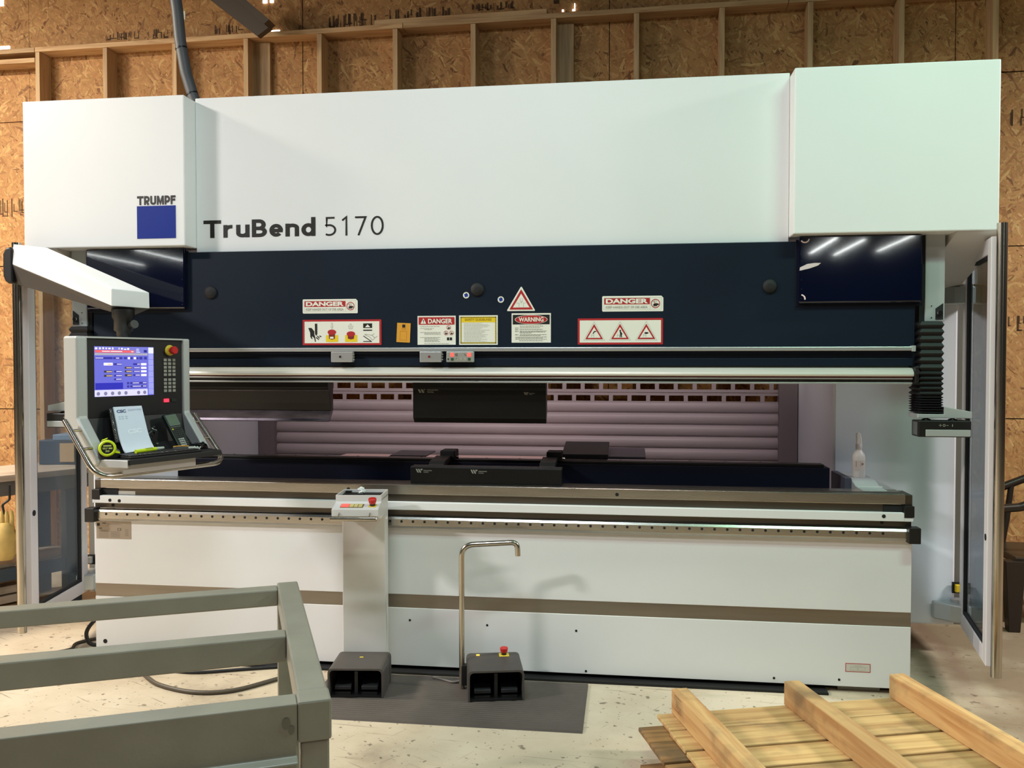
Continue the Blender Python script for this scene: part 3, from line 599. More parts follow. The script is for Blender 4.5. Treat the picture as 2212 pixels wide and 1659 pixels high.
# WARNING sheet
x0, x1, z0, z1 = 0.175, 0.377, 1.7205, 1.871
p = plate('warning_sheet', x0, x1, z0, z1, M_PRW, 'white WARNING sheet with a red oval on black')
pr(p, 'black_field', M_PRK, rect(x0 + .006, x1 - .006, z1 - .057, z1 - .008))
ce = ((x0 + x1) / 2, z1 - .0325)
pr(p, 'oval_rim', M_PRW, [(ce[0] + .084 * math.cos(a), ce[1] + .0235 * math.sin(a)) for a in [2 * PI * k / 40 for k in range(40)]], y=Y2)
pr(p, 'red_oval', M_REDP, [(ce[0] + .0815 * math.cos(a), ce[1] + .0215 * math.sin(a)) for a in [2 * PI * k / 40 for k in range(40)]], y=Y3)
prt(p, 'lettering', M_PRW, 'WARNING', ce[0] - .064, ce[0] + .064, ce[1] - .011, ce[1] + .012, bold=.03, y=Y3 - .0005)
small_print(p, [(x0 + .042, x1 - .04, z1 - .067, .003)] + [(x0 + .018, x0 + .036, z1 - a, .0035) for a in (.077, .086, .095, .112)] + [(x0 + .042, x0 + .042 + b, z1 - a, .0027) for a, b in ((.0755, .105), (.084, .118), (.0925, .138), (.0975, .132), (.1025, .062), (.111, .140), (.1155, .108))] + [(x0 + .02, x1 - .02 - (k % 2) * .02, z1 - .123 - k * .0055, .0025) for k in range(3)] + [(x0 + .04, x1 - .04, z1 - .142, .0028)], mat('print_mid', (130, 128, 116), .5))
# single warning triangle
def tri(cx, z0, w_, h, r=0.0): return [(cx - w_ / 2, z0), (cx + w_ / 2, z0), (cx, z0 + h)]
o = MB().prism([(.1515, 1.887), (.1535, 1.8825), (.2935, 1.8825), (.2955, 1.887), (.2275, 2.006), (.2225, 2.006)], YB - .0012, YB + .0004, 'y').build('warning_triangle', M_PRW, pb); o['label'] = 'large white edged red warning triangle'
pr(o, 'red_triangle', M_REDP, tri(.2245, 1.890, .122, .104)); pr(o, 'white_triangle', M_PRW, tri(.2245, 1.9005, .086, .0705), y=Y2)
mb = MB()
for a in ((.214, 1.902, .214, 1.922), (.236, 1.902, .236, 1.922), (.214, 1.922, .200, 1.924), (.236, 1.922, .250, 1.924), (.219, 1.934, .219, 1.948), (.230, 1.934, .230, 1.948), (.219, 1.934, .2245, 1.928), (.230, 1.934, .2245, 1.928), (.222, 1.922, .232, 1.930)): mb.flat(stroke(a[:2], a[2:], .0016), Y3)
mb.build('tool_symbol', M_PRG, o)
# red framed board with three triangles
x0, x1, z0, z1 = 0.514, 0.941, 1.710, 1.842
p = plate('triangle_board', x0, x1, z0, z1, M_REDP, 'red framed board with three red warning triangles', 0.004)
pr(p, 'white_field', M_PRW, rect(x0 + .010, x1 - .010, z0 + .010, z1 - .010))
for i, cx in enumerate((x0 + .083, x0 + .213, x0 + .344)):
    pr(p, 'triangle_edge', M_PRG, tri(cx, z0 + .0205, .108, .0965), y=Y1 - .0002); pr(p, 'triangle_rim', M_PRW, tri(cx, z0 + .0215, .104, .0925), y=Y2)
    pr(p, 'red_triangle', M_REDP, tri(cx, z0 + .0265, .090, .0775), y=Y3); pr(p, 'white_triangle', M_PRW, tri(cx, z0 + .0335, .066, .054), y=Y3 - .0004)
    zb = z0 + .036; Y4 = Y3 - .0008
    if i == 0: polys = [[(cx - .008, zb + .020), (cx + .001, zb + .033), (cx + .012, zb + .032), (cx + .011, zb + .029), (cx + .003, zb + .027), (cx - .004, zb + .017)]]
    elif i == 1: polys = [circ(cx + .001, zb + .034, .0042, 12), [(cx - .002, zb + .030), (cx + .004, zb + .030), (cx + .013, zb + .016), (cx + .010, zb + .014), (cx + .009, zb + .018), (cx + .010, zb), (cx + .006, zb), (cx + .004, zb + .012), (cx + .002, zb), (cx - .001, zb), (cx + .001, zb + .016)]]
    else: polys = [[(cx - .011, zb + .021), (cx - .004, zb + .026), (cx + .008, zb + .025), (cx + .012, zb + .022), (cx + .008, zb + .018), (cx - .002, zb + .016), (cx - .007, zb + .018)]]
    pr(p, 'figure_symbol', M_PRK, *polys, y=Y4)
    pr(p, 'tool_symbol', M_PRG, *[stroke((cx + a, zb + b), (cx + c_, zb + d), .0014) for a, b, c_, d in ((-.014, .0, -.014, .014), (-.014, .014, -.008, .009), (-.008, .009, -.002, .014), (-.002, .014, -.002, 0))], y=Y4)
for cx, cz in ((-0.062, 1.966), (0.119, 1.942)):
    o = MB().lathe([(.0165, 0), (.0165, .0015)], (cx, YB + .0004, cz), (0, -1, 0), 28).build('round_badge', M_PRW, pb); o['label'] = 'small round white badge with a blue square'
    a = 0.35; d = .0085
    pr(o, 'blue_square', M_BLUEP, [(cx + (u * math.cos(a) - v * math.sin(a)) * d, cz + (u * math.sin(a) + v * math.cos(a)) * d) for u, v in ((-1, -1), (1, -1), (1, 1), (-1, 1))], y=YB - .0016)
    pr(o, 'dark_bar', M_PRK, stroke((cx - .003, cz + .0125), (cx + .0115, cz + .002), .0018), y=YB - .0016)
# ---- table and base
bx('base_panel', M_WHITE, (-2.135, 2.132, 0.0, 0.55, 0.405, 0.757), pb, 0.002)
bx('base_panel', M_WHITE, (-2.135, 2.132, 0.0, 0.55, 0.03, 0.334), pb, 0.002)
bx('base_stripe', M_SATIN, (-2.135, 2.132, 0.004, 0.5, 0.334, 0.405), pb)
bx('base_plinth', M_BLACKM, (-2.10, 2.10, 0.06, 0.5, 0.0, 0.03), pb)
bx('base_shade_strip', M_BLACKM, (-2.08, 1.74, -0.05, 0.055, 0.0, 0.012), pb)  # added dark strip standing for the contact shadow along the base
bx('levelling_foot', mat('foot_steel', (120, 116, 108), .5, .6), (1.80, 2.0, 0.03, 0.2, 0.0, 0.028), pb)
for x, z in ((-2.08, 0.085), (-0.36, 0.27), (0.05, 0.26), (0.51, 0.25), (0.56, 0.045), (1.49, 0.055), (1.80, 0.062)):
    MB().lathe([(0.006 if x > -2 else .012, 0), (0.006 if x > -2 else .012, .0015)], (x, 0.0, z), (0, -1, 0), 14).build('panel_screw', M_BLACKM, pb)
# bands of the table, top to bottom
bx('table_top', M_STEEL, (-2.10, 2.10, 0.0, 0.16, 0.930, 0.982), pb, 0.004)
for k, (ya, yb) in enumerate(((0.028, 0.032), (0.052, 0.055))): bx('table_groove', M_STEELD, (-2.10, 2.10, ya, yb, 0.9815, 0.9832), pb)
for s in (-1, 1):
    a, b = sorted((s * 2.10, s * 2.134)); bx('table_end', M_STEELD, (a, b, 0.004, 0.15, 0.918, 0.978), pb, 0.003)
    a, b = sorted((s * 2.09, s * 2.136)); bx('corner_block', M_BLACK, (a, b, -0.022, 0.06, 0.872, 0.926), pb, 0.002)
    a, b = sorted((s * 2.00, s * 2.09)); bx('recess_filler', M_BLACKM, (a, b, 0.008, 0.06, 0.893, 0.926), pb)
bx('table_recess', M_STEELD, (-2.0, 2.0, 0.012, 0.15, 0.886, 0.930), pb)
ws = bx('white_strip', M_WHITE, (-2.09, 2.09, -0.020, 0.06, 0.852, 0.893), pb, 0.002)
bx('strip_end', M_WHITE, (-2.135, 2.132, -0.018, 0.06, 0.852, 0.870), pb, 0.001)
bx('steel_band', M_STEELD, (-2.13, 2.128, 0.0, 0.06, 0.790, 0.852), pb)
gr = MB().prism([(0.0, 0.7575), (-0.020, 0.7575), (-0.034, 0.772), (-0.034, 0.806), (-0.026, 0.817), (-0.012, 0.822), (0.0, 0.824)], -2.11, 2.105, 'x').build('guide_rail', M_STEEL, pb, 0.002)
hm = MB().lathe([(0.0068, 0), (0.0068, 0.001)], (0, 0, 0), (0, -1, 0), 14).build('rail_hole', M_BLACKM, pb)
for k in range(67):
    loc = (-2.044 + 0.0611 * k, -0.0338, 0.795)
    if k == 0: hm.location = loc
    else: dup(hm, pb, loc=loc)
for s in (-1, 1):
    a, b = sorted((s * 2.100, s * 2.155)); bx('rail_stop', M_BLACK, (a, b, -0.06, 0.0, 0.752, 0.828), pb, 0.003)
for x, z, y in ((-2.03, 0.868, -0.02), (-1.975, 0.866, -0.02), (-2.025, 0.838, 0.0), (1.995, 0.876, -0.02), (1.992, 0.844, 0.0), (-0.69, 0.952, 0.0), (0.715, 0.952, 0.0)):
    MB().lathe([(0.009, 0), (0.009, .0015)], (x, y, z), (0, -1, 0), 16).build('socket_screw', M_BLACKM, pb)
# small rail tag and nameplate
bx('rail_tag', M_ALU, (-2.0, -1.90, 0.0105, 0.0125, 0.896, 0.915), pb)
n = bx('name_plate', mat('nameplate', (164, 152, 138), .4, .5), (-2.124, -1.920, -0.0015, 0.001, 0.653, 0.749), pb); n['label'] = 'small grey aluminium name plate with CE mark'
mb = MB(); mb.flat(rect(-2.120, -2.104, .722, .738), -.002); text(mb, 'CE', -2.000, -1.976, .698, .713, -.002, 0.0, 1.2); mb.flat(rect(-2.088, -2.066, .736, .740), -.002); mb.flat(rect(-2.108, -2.09, .708, .7115), -.002); mb.build('dark_print', M_PRK, n)
mb = MB()
for k in range(7): mb.flat(rect(-2.06 + .0, -1.99 + (k % 3) * .012, .7345 - k * .0035, .736 - k * .0035), -.0019) if k < 2 else None
for k in range(8): mb.flat(rect(-2.110, -2.052, .698 - k * .0055, .700 - k * .0055), -.0019); mb.flat(rect(-2.04, -1.985, .692 - k * .0045, .694 - k * .0045), -.0019); mb.flat(rect(-1.955, -1.935, .705 - k * .005, .7075 - k * .005), -.0019)
mb.build('faint_print', mat('faint_print', (138, 126, 112), .5), n)
n = bx('base_label', M_REDP, (1.829, 1.946, -0.0012, 0.001, 0.104, 0.146), pb); n['label'] = 'small red outlined label low on the base'
bx('label_face', mat('label_face', (206, 202, 190), .5), (1.832, 1.943, -0.0016, -0.0011, 0.107, 0.143), n)
mb = MB()
for a in ((1.852, 1.922, .112, .1128), (1.852, 1.922, .128, .1288), (1.852, 1.8528, .112, .1288), (1.9212, 1.922, .112, .1288), (1.87, 1.904, .134, .1352)): mb.flat(rect(*a), -.002)
ring(mb, 1.887, .120, .003, .0042, -.002, 14); mb.build('label_drawing', M_PRG, n)
# ---- side frames, shutter and back of the machine
for s in (-1, 1):
    a, b = sorted((s * 1.905, s * 2.555))
    bx('side_frame', M_SIDE, (a, b, 0.62, 1.66, 0.172, 2.235), pb, 0.012)
    a, b = sorted((s * 2.556, s * 2.600)); bx('frame_seam', mat('seam_grey', (110, 108, 100), .6), (a, b, 0.64, 1.5, 0.172, 2.05), pb)
    a, b = sorted((s * 1.78, s * 1.90)); bx('shutter_post', mat('post_paint', (120, 110, 112), .5), (a, b, 1.60, 1.72, 0.1, 2.2), pb, 0.003)
    a, b = sorted((s * 2.0, s * 2.5)); bx('frame_foot', M_BLACKM, (a, b, 1.25, 1.6, 0.0, 0.172), pb)
# roll shutter: interlocking curved slats, two of them perforated
sl = MB(); n = 7
prof = []
for k in range(n + 1):
    tt = k / n; prof.append((-0.018 * math.sin(PI * tt) ** 0.6, tt * 0.078))
back = [(p_[0] + 0.003, p_[1]) for p_ in reversed(prof)]
slat = MB().prism(prof + back, -1.78, 1.78, 'x').build('shutter_slat', M_SHUT, pb)
slat.location = (0, 1.66, 1.270)
for z in [1.270 - 0.0812 * k for k in range(1, 9)] + [1.270 + 0.0812 * k for k in range(3, 10)]:
    dup(slat, pb, loc=(0, 1.66, z))
lip = MB().box(-1.78, 1.78, -0.001, 0.006, 0.0, 0.005).build('slat_joint', M_SHUT, pb); lip.location = (0, 1.66, 1.2655)
for k in range(-7, 11):
    if k: dup(lip, pb, loc=(0, 1.66, 1.2655 + 0.0812 * k))
def perforated(zb, off):
    mb = MB(); x = -1.78; z = (-0.020, 0.0, 0.040, 0.058); pitch = 0.128; wop = 0.100
    ys = (-0.006, 0.0)
    mb.box(-1.78, 1.78, *ys, z[0], z[1]); mb.box(-1.78, 1.78, *ys, z[2], z[3])
    a = -1.78
    c = -1.78 + off
    while c < 1.78:
        mb.box(max(a, -1.78), c, *ys, z[1], z[2]); a = c + wop; c += pitch
    mb.box(a, 1.78, *ys, z[1], z[2]) if a < 1.78 else None
    o = mb.build('perforated_slat', M_SHUT, pb); o.location = (0, 1.66, zb)
perforated(1.270 + 0.0812, 0.015); perforated(1.270 + 0.1624, 0.075)
bx('rear_shelf', mat('rear_shelf', (206, 176, 168), .4), (-1.2, 0.55, 1.0, 1.5, 0.96, 0.975), pb)
# lower machine web closing the view under the shutter
bx('rear_web', M_NAVYD, (-1.9, 1.9, 0.62, 0.66, 0.1, 0.90), pb)
# backgauge beam
bx('backgauge_beam', M_NAVYD, (-1.84, 1.826, 0.35, 0.50, 0.70, 1.062), pb, 0.003)
bx('backgauge_rail', M_TOOL, (-1.84, 1.80, 0.36, 0.44, 1.062, 1.078), pb, 0.003)
bx('backgauge_slide', M_STEELD, (-1.84, 1.78, 0.455, 0.49, 1.062, 1.072), pb, 0.002)
for k in range(18):
    MB().lathe([(0.006, 0), (0.006, .003)], (-1.55 + k * 0.19, 0.475, 1.072), (0, 0, 1), 10).build('rail_bolt', M_BLACKM, pb)
for xf in (-0.235, 0.365):
    f = bx('gauge_block', M_BLACKM, (xf - 0.042, xf + 0.042, 0.36, 0.48, 1.06, 1.125), pb, 0.006); f['label'] = 'black backgauge stop finger block'
    MB().lathe([(0.014, 0), (0.014, .002)], (xf, 0.42, 1.125), (0, 0, 1), 18).build('socket', M_BLACK, f)
    MB().prism([(0.36, 1.066), (0.36, 1.098), (0.20, 1.086), (0.165, 1.07), (0.165, 1.052), (0.20, 1.052)], xf - 0.062, xf + 0.022, 'x').build('stop_finger', M_RUBBER, f, 0.003)
    MB().tube([(xf + 0.042, 0.40, 1.084), (xf + 0.058, 0.40, 1.084)], 0.008).build('adjusting_screw', M_CHROME, f)
MB().prism([(0.46, 1.075), (0.80, 1.12), (0.80, 1.145), (0.46, 1.105)], 0.40, 0.66, 'x').build('gauge_arm', M_RUBBER, pb, 0.003)
MB().prism([(0.55, 1.07), (0.80, 1.095), (0.80, 1.11), (0.55, 1.085)], 0.66, 0.87, 'x').build('gauge_arm', mat('arm_grey', (70, 66, 74), .5), pb, 0.003)
MB().prism([(0.55, 1.066), (0.80, 1.07), (0.80, 1.078), (0.55, 1.074)], -0.62, -0.40, 'x').build('gauge_arm', mat('arm_grey', (70, 66, 74), .5), pb, 0.003)
# light curtain carriers at both ends: column, bellows, bracket, sensor head
for s in (-1, 1):
    def X(a, b): return tuple(sorted((s * a, s * b)))
    bx('curtain_column', M_ALUP, (*X(2.192, 2.282), 0.04, 0.14, 1.818, 2.24), pb, 0.003)
    MB().prism([(s * 2.240, 1.855), (s * 2.240, 1.880), (s * 2.274, 1.905), (s * 2.274, 1.828), (s * 2.240, 1.828)], 0.036, 0.041, 'y').build('column_slot', M_BLACKM, pb)
    MB().lathe([(0.011, 0), (0.013, .006), (0.011, .012)], (s * 2.257, 0.036, 1.858), (0, -1, 0), 16).build('plunger', M_CHROME, pb)
    for z in (1.893, 1.836): MB().lathe([(0.004, 0), (0.003, .003)], (s * 2.221, 0.04, z), (0, -1, 0), 10).build('column_rivet', M_CHROME, pb)
    bx('column_side', M_BLACKM, (*X(2.168, 2.192), 0.05, 0.13, 1.80, 2.24), pb)
    mb = MB(); z = 1.816; k = 0
    zs = []
    while z > 1.385:
        st = 0.034 if z > 1.6 else (0.024 if z > 1.48 else 0.012); zs.append((z, st)); z -= st
    for z, st in zs:
        o_, i_ = 0.0, 0.014
        A = [(s * (2.150 + i_), -0.02 + i_, z), (s * (2.262 - i_ * .5), -0.02 + i_, z), (s * (2.262 - i_ * .5), 0.13, z), (s * (2.150 + i_), 0.13, z)]
        B = [(s * 2.150, -0.02, z - st / 2), (s * 2.262, -0.02, z - st / 2), (s * 2.262, 0.14, z - st / 2), (s * 2.150, 0.14, z - st / 2)]
        Cc = [(p_[0], p_[1], z - st) for p_ in A]
        mb.loft(A, B); mb.loft(B, Cc)
    mb.build('bellows', M_RUBBER, pb)
    MB().prism([(s * 2.145, 1.372), (s * 2.265, 1.372), (s * 2.265, 1.408), (s * 2.392, 1.384), (s * 2.392, 1.352), (s * 2.145, 1.352)], -0.02, 0.12, 'y').build('carrier_bracket', M_ALUP, pb, 0.003)
    h = bx('sensor_head', M_BLACK, (*X(2.140, 2.378), -0.05, 0.05, 1.264, 1.342), pb, 0.004); 
    bx('head_face', M_ALUP, (*X(2.172, 2.374), -0.053, -0.049, 1.268, 1.300), h, 0.002)
    bx('head_lens', mat('lens_grey', (84, 88, 86), .25), (*X(2.1385, 2.1405), -0.035, 0.03, 1.272, 1.334), h)
    mb = MB()
    cx = s * 2.255
    for a in ((cx - .024, cx - .010, 1.3195, 1.3215), (cx - .018, cx - .016, 1.314, 1.327), (cx + .010, cx + .02, 1.3195, 1.3215), (cx + .036, cx + .039, 1.315, 1.326)): mb.flat(rect(*a), -.0505)
    ring(mb, cx, 1.3205, .004, .0062, -.0505, 16); mb.build('head_symbol', M_PRG, h)
    for xx in (2.19, 2.31):
        MB().tube([(s * (xx - .02), 0.0, 1.343), (s * xx, 0.0, 1.350), (s * (xx + .02), 0.0, 1.343)], 0.004, 8).build('wire_clip', M_BLACK, h)
bx('yellow_sticker', M_YELP, (-2.215, -2.14, -0.054, -0.05, 1.27, 1.33), pb)
# added unseen lamp and housing behind the beam, to brighten the interior
wl = bx('added_lamp_housing', M_ALUP, (-1.65, 1.65, 0.60, 0.68, 2.10, 2.16), pb, .004)
lamp('interior_fill_lamp', (0.0, 0.69, 2.10), (3.2, 0.06), 10, (1.0, 0.84, 0.86), rot=(math.radians(38), 0, 0), spread=math.radians(130))
# ---- swing doors at both ends
for s in (-1, 1):
    hx, hy, fx, fy = s * 2.575, 0.56, s * 2.445, -0.12
    L_ = math.hypot(fx - hx, fy - hy); e = Vector(((fx - hx) / L_, (fy - hy) / L_, 0)); nrm = Vector((e.y, -e.x, 0)) * (1 if s < 0 else -1)
    nrm = nrm if nrm.x * s < 0 else -nrm           # points towards the machine
    DM = Matrix(((e.x, -nrm.x, 0, hx), (e.y, -nrm.y, 0, hy), (0, 0, 1, 0), (0, 0, 0, 1)))
    d = bpy.data.objects.new('safety_door', None); COL.objects.link(d); d.parent = pb
    d['label'] = 'glazed aluminium swing door, %s end of the machine' % ('left' if s < 0 else 'right')
    za, zb = 0.20, 2.20
    MD = mat('door_frame', (226, 222, 224), .38)
    bx('stile', MD, (0.0, 0.075, -0.018, 0.018, za, zb), d, 0.003, M=DM); bx('stile', MD, (L_ - 0.075, L_, -0.018, 0.018, za, zb), d, 0.003, M=DM)
    bx('door_rail', MD, (0.075, L_ - 0.075, -0.018, 0.018, za, za + 0.075), d, 0.003, M=DM); bx('door_rail', MD, (0.075, L_ - 0.075, -0.018, 0.018, zb - 0.075, zb), d, 0.003, M=DM)
    mb = MB(DM)
    for a in ((0.075, 0.09, za + .075, zb - .075), (L_ - .09, L_ - .075, za + .075, zb - .075), (.09, L_ - .09, za + .075, za + .09), (.09, L_ - .09, zb - .09, zb - .075)): mb.box(a[0], a[1], -0.012, 0.012, a[2], a[3])
    mb.build('gasket', M_BLACKM, d)
    bx('pane', M_GLASS, (0.09, L_ - 0.09, -0.003, 0.003, za + 0.09, zb - 0.09), d, M=DM)
    # handrail tube on stand-offs at the free edge
    MB(DM).tube([(L_ + 0.035, 0.02, 0.165), (L_ + 0.035, 0.02, 2.255)], 0.0235, 20).build('handrail', M_STAIN, d)
    for z in (0.42, 1.93): MB(DM).tube([(L_ - 0.03, 0.018, z), (L_ + 0.035, 0.02, z)], 0.009, 10).build('standoff', M_STAIN, d)
    MB(DM).lathe([(0.016, 0), (0.016, .003)], (L_ - 0.03, -0.018, 0.80), (0, -1, 0), 18).build('lock_plug', M_BLACKM, d)
    # hinges
    for z in (0.235, 1.95):
        MB(DM).lathe([(0.036, 0), (0.036, .09)], (-0.03, -0.02, z), (0, 0, 1), 18).build('hinge_knuckle', M_ALU, d)
        MB().prism([(s * 2.43, .615), (s * 2.43, .585), (s * 2.50, .525), (s * 2.585, .49), (s * 2.60, .505), (s * 2.60, .615)], z - 0.02, z + 0.075, 'z').build('hinge_arm', mat('hinge_cast', (186, 192, 192), .3, .4), d, 0.008)
    bx('door_switch', M_YELP if s > 0 else M_ALU, (*sorted((s * 2.545, s * 2.575)), .575, .60, 0.365, 0.405), d, 0.003)
    bx('switch_plate', M_BLACKM, (*sorted((s * 2.535, s * 2.585)), .60, .612, 0.355, 0.415), d)

# ---- tooling: each punch and die is a thing of its own
def wlogo(par, x, z, s_, y, m):
    mb = MB()
    for k in range(2): mb.flat([(x + k * .6 * s_, z + s_), (x + (k * .6 + .38) * s_, z + s_), (x + (k * .6 + .88) * s_, z), (x + (k * .6 + .5) * s_, z)], y)
    mb.flat([(x + 1.25 * s_, z + s_), (x + 1.95 * s_, z + s_), (x + 1.7 * s_, z + .62 * s_), (x + 1.5 * s_, z + .62 * s_), (x + 1.4 * s_, z + .2 * s_), (x + 1.5 * s_, z)], y)
    text(mb, 'WILSON', x + 2.05 * s_, x + 4.3 * s_, z + .42 * s_, z + .72 * s_, y, .02); text(mb, 'TOOL', x + 2.05 * s_, x + 3.5 * s_, z + .0 * s_, z + .26 * s_, y, .02)
    mb.build('maker_mark', m, par)
M_MARK = mat('etched_mark', (140, 140, 132), .4, .2)
def punch(name, x0, x1, label, goose):
    t = thing(name, label, 'punch', (0, 0, 0), group=None)
    if goose:
        MB().prism([(0.085, 1.515), (0.045, 1.515), (0.045, 1.485), (0.06, 1.470), (0.085, 1.40), (0.095, 1.360), (0.130, 1.360), (0.13, 1.515)], x0, x1, 'x').build('punch_body', M_TOOL, t, 0.002)
        MB().prism([(0.095, 1.3595), (0.060, 1.318), (0.055, 1.306), (0.060, 1.302), (0.08, 1.305), (0.130, 1.3595)], x0, x1, 'x').build('punch_nose', M_TOOLP, t, 0.001)
        MB().prism([(0.0595, 1.4715), (0.058, 1.468), (0.0645, 1.462), (0.066, 1.4655)], x0, x1, 'x').build('punch_groove', M_TOOLP, t)
    else:
        MB().prism([(0.045, 1.515), (0.045, 1.484), (0.052, 1.478), (0.052, 1.330), (0.078, 1.302), (0.086, 1.302), (0.125, 1.36), (0.125, 1.515)], x0, x1, 'x').build('punch_body', M_TOOL, t, 0.002)
        wlogo(t, x0 + .022, 1.460, .026, 0.0515, M_MARK); wlogo(t, x1 - .115, 1.452, .013, 0.0515, M_MARK)
        for xx in (x1 - .295 + .14, x1 - .03, x0 + .16): MB().lathe([(.004, 0), (.004, .002)], (xx, 0.045, 1.503), (0, -1, 0), 10).build('pin', M_CHROME, t)
punch('bending_punch', -1.70, -0.816, 'long dark gooseneck punch with a worn shiny nose, behind the control screen', True)
punch('bending_punch', -0.353, 0.349, 'flat black punch with maker mark hanging mid-beam', False)
t = thing('bending_die', 'long black die block standing mid-table below the punch', 'die')
MB().prism([(0.045, 0.983), (0.045, 1.066), (0.050, 1.072), (0.078, 1.072), (0.090, 1.056), (0.102, 1.072), (0.13, 1.072), (0.13, 0.983)], -0.366, 0.431, 'x').build('die_body', M_TOOL, t, 0.0015)
wlogo(t, -0.338, 1.040, .020, 0.0445, M_MARK); wlogo(t, -0.045, 1.040, .020, 0.0445, M_MARK)
# ================================================================== CONTROL PENDANT ON ITS ARM
cp = thing('control_pendant', 'operator control screen hanging from a white swivel arm', 'control panel')
KA = math.radians(66.6)
KM = Matrix.Translation((-1.548, -0.641, 1.578)) @ Matrix.Rotation(KA, 4, 'Z')   # local: x along the screen, y into it, z up
M_SILV = mat('silver_paint', (186, 188, 184), .42, .25)
# arm: sloping box beam with chamfered underside
A = [(-2.430, -0.219, 2.240), (-2.444, -0.223, 2.136), (-2.428, -0.200, 2.030), (-2.36, -0.12, 2.03), (-2.30, -0.11, 2.136), (-2.296, -0.140, 2.230)]
B = [(-1.636, -0.600, 1.966), (-1.636, -0.602, 1.884), (-1.660, -0.570, 1.858), (-1.60, -0.46, 1.850), (-1.518, -0.475, 1.878), (-1.518, -0.478, 1.956)]
arm = MB().loft([A[i] for i in (0, 1, 4, 5)], [B[i] for i in (0, 1, 4, 5)]).build('arm', M_WHITE, cp, 0.004)
MB().loft([A[i] for i in (1, 2, 3, 4)], [B[i] for i in (1, 2, 3, 4)]).build('arm_underside', mat('arm_dark_grey', (66, 61, 57), .5), cp, 0.003)  # lower faces coloured darker grey than the arm above
MB().prism([(-2.482, 2.075), (-2.470, 2.045), (-2.45, 2.03), (-2.425, 2.04), (-2.425, 2.21), (-2.44, 2.225), (-2.465, 2.22), (-2.482, 2.19)], -0.235, -0.13, 'y').build('pivot_cover', M_BLACK, cp, 0.01, 3)
bx('pivot_bracket', M_BLACK, (-2.47, -2.36, -0.13, -0.072, 2.05, 2.22), cp, 0.004)
# swivel joint under the arm
jx, jy = -1.612, -0.545
MB().lathe([(0.030, 0), (0.032, .03), (0.042, .035), (0.042, .085), (0.050, .10), (0.050, .135)], (jx, jy, 1.735), (0, 0, 1), 24).build('swivel_joint', M_BLACK, cp)
MB().tube([(jx + .03, jy, 1.79), (jx + .075, jy - .03, 1.80)], [0.014, 0.02]).build('clamp_knob', M_BLACK, cp)
# console body
side = [(-.014, .158), (-.014, -.205), (-.150, -.365), (-.157, -.385), (-.150, -.402), (-.130, -.410), (-.105, -.405), (.02, -.300), (.085, -.230), (.085, .158)]
MB(KM).prism(side, -.245, -.190, 'x').build('side_rail', M_SILV, cp, 0.012, 3)
MB(KM).prism(side, .313, .352, 'x').build('side_rail', M_SILV, cp, 0.008, 3)
bx('top_trim', M_SILV, (-.190, .313, -.012, .085, .150, .158), cp, M=KM)
bx('front_panel', M_BLACK, (-.190, .313, 0.0, .085, -.21, .150), cp, 0.002, M=KM)
MB(KM).prism([(0.0, -.21), (-.035, -.365), (-.12, -.372), (-.12, -.40), (.03, -.30), (.08, -.22), (.08, -.21)], -.190, .313, 'x').build('document_bay', mat('bay_black', (26, 26, 27), .5), cp)
tray = [(-.235, -.13), (-.19, -.30), (.30, -.30), (.345, -.12)]
MB(KM).prism(tray, -.400, -.376, 'z').build('tray', mat('tray_black', (30, 29, 28), .5), cp, 0.003)
MB(KM).prism([(-.238, -.12), (-.197, -.297), (-.14, -.24), (-.14, -.12)], -.412, -.379, 'z').build('tray_edge', M_SILV, cp, 0.002)
MB(KM).prism([(-.22, -.10), (-.18, -.24), (.20, -.24), (.24, -.10)], -.445, -.400, 'z').build('tray_base', M_GREYW, cp, 0.004)
# tubular handle round three sides
hp_ = fillet([(-.292, .0, -.213), (-.292, -.225, -.447), (.385, -.225, -.447), (.385, .0, -.219)], 0.075, 8)
MB(KM).tube(hp_, 0.0125, 16).build('handle_tube', M_STAIN, cp)
for u in (-1, 1):
    for d, v in ((-.040, -.255), (-.115, -.332)):
        x_ = -.292 if u < 0 else .385; x2 = -.24 if u < 0 else .345
        MB(KM).tube([(x_, d, v), (x2, d + .0, v)], 0.007, 10).build('handle_bracket', M_STAIN, cp)
# screen, built of lit rectangles
def lit(name, rgb, e=0.9):
    return mat(name, rgb, .4, emit=e)
scn = bx('screen', lit('screen_blue', (92, 92, 186)), (-.152, .152, -.002, .004, -.114, .114), cp, M=KM); scn['label'] = 'lit blue machine control screen'
SX = lambda a: -.152 + (a - 170) / (1738 - 170) * .304
SZ = lambda b: .114 - (b - 160) / (1480 - 160) * .228
def sr(name, m, rects, y=-.0026):
    if name in ('digits', 'icons'):
        mb = MB(KM)
        for a, b, c_, d in rects: mb.flat([(SX(a), SZ(d)), (SX(c_), SZ(d)), (SX(c_), SZ(b)), (SX(a), SZ(b))], y)
        return mb.build(name, m, scn, kind='stuff')
    for a, b, c_, d in rects: MB(KM).flat([(SX(a), SZ(d)), (SX(c_), SZ(d)), (SX(c_), SZ(b)), (SX(a), SZ(b))], y).build(name, m, scn)
sr('side_button', lit('screen_lilac', (140, 140, 206)), [(1590, 345 + k * 160, 1730, 495 + k * 160) for k in range(7)])
sr('home_button', lit('screen_pale', (206, 204, 226)), [(1590, 170, 1735, 335)])
sr('status_bar', lit('screen_status', (104, 104, 182)), [(175, 165, 1570, 330)])
sr('alarm_bar', lit('screen_red', (206, 84, 92)), [(180, 255, 1210, 322)], -.003)
sr('title_bar', lit('screen_grey', (150, 146, 160)), [(175, 332, 1570, 390)])
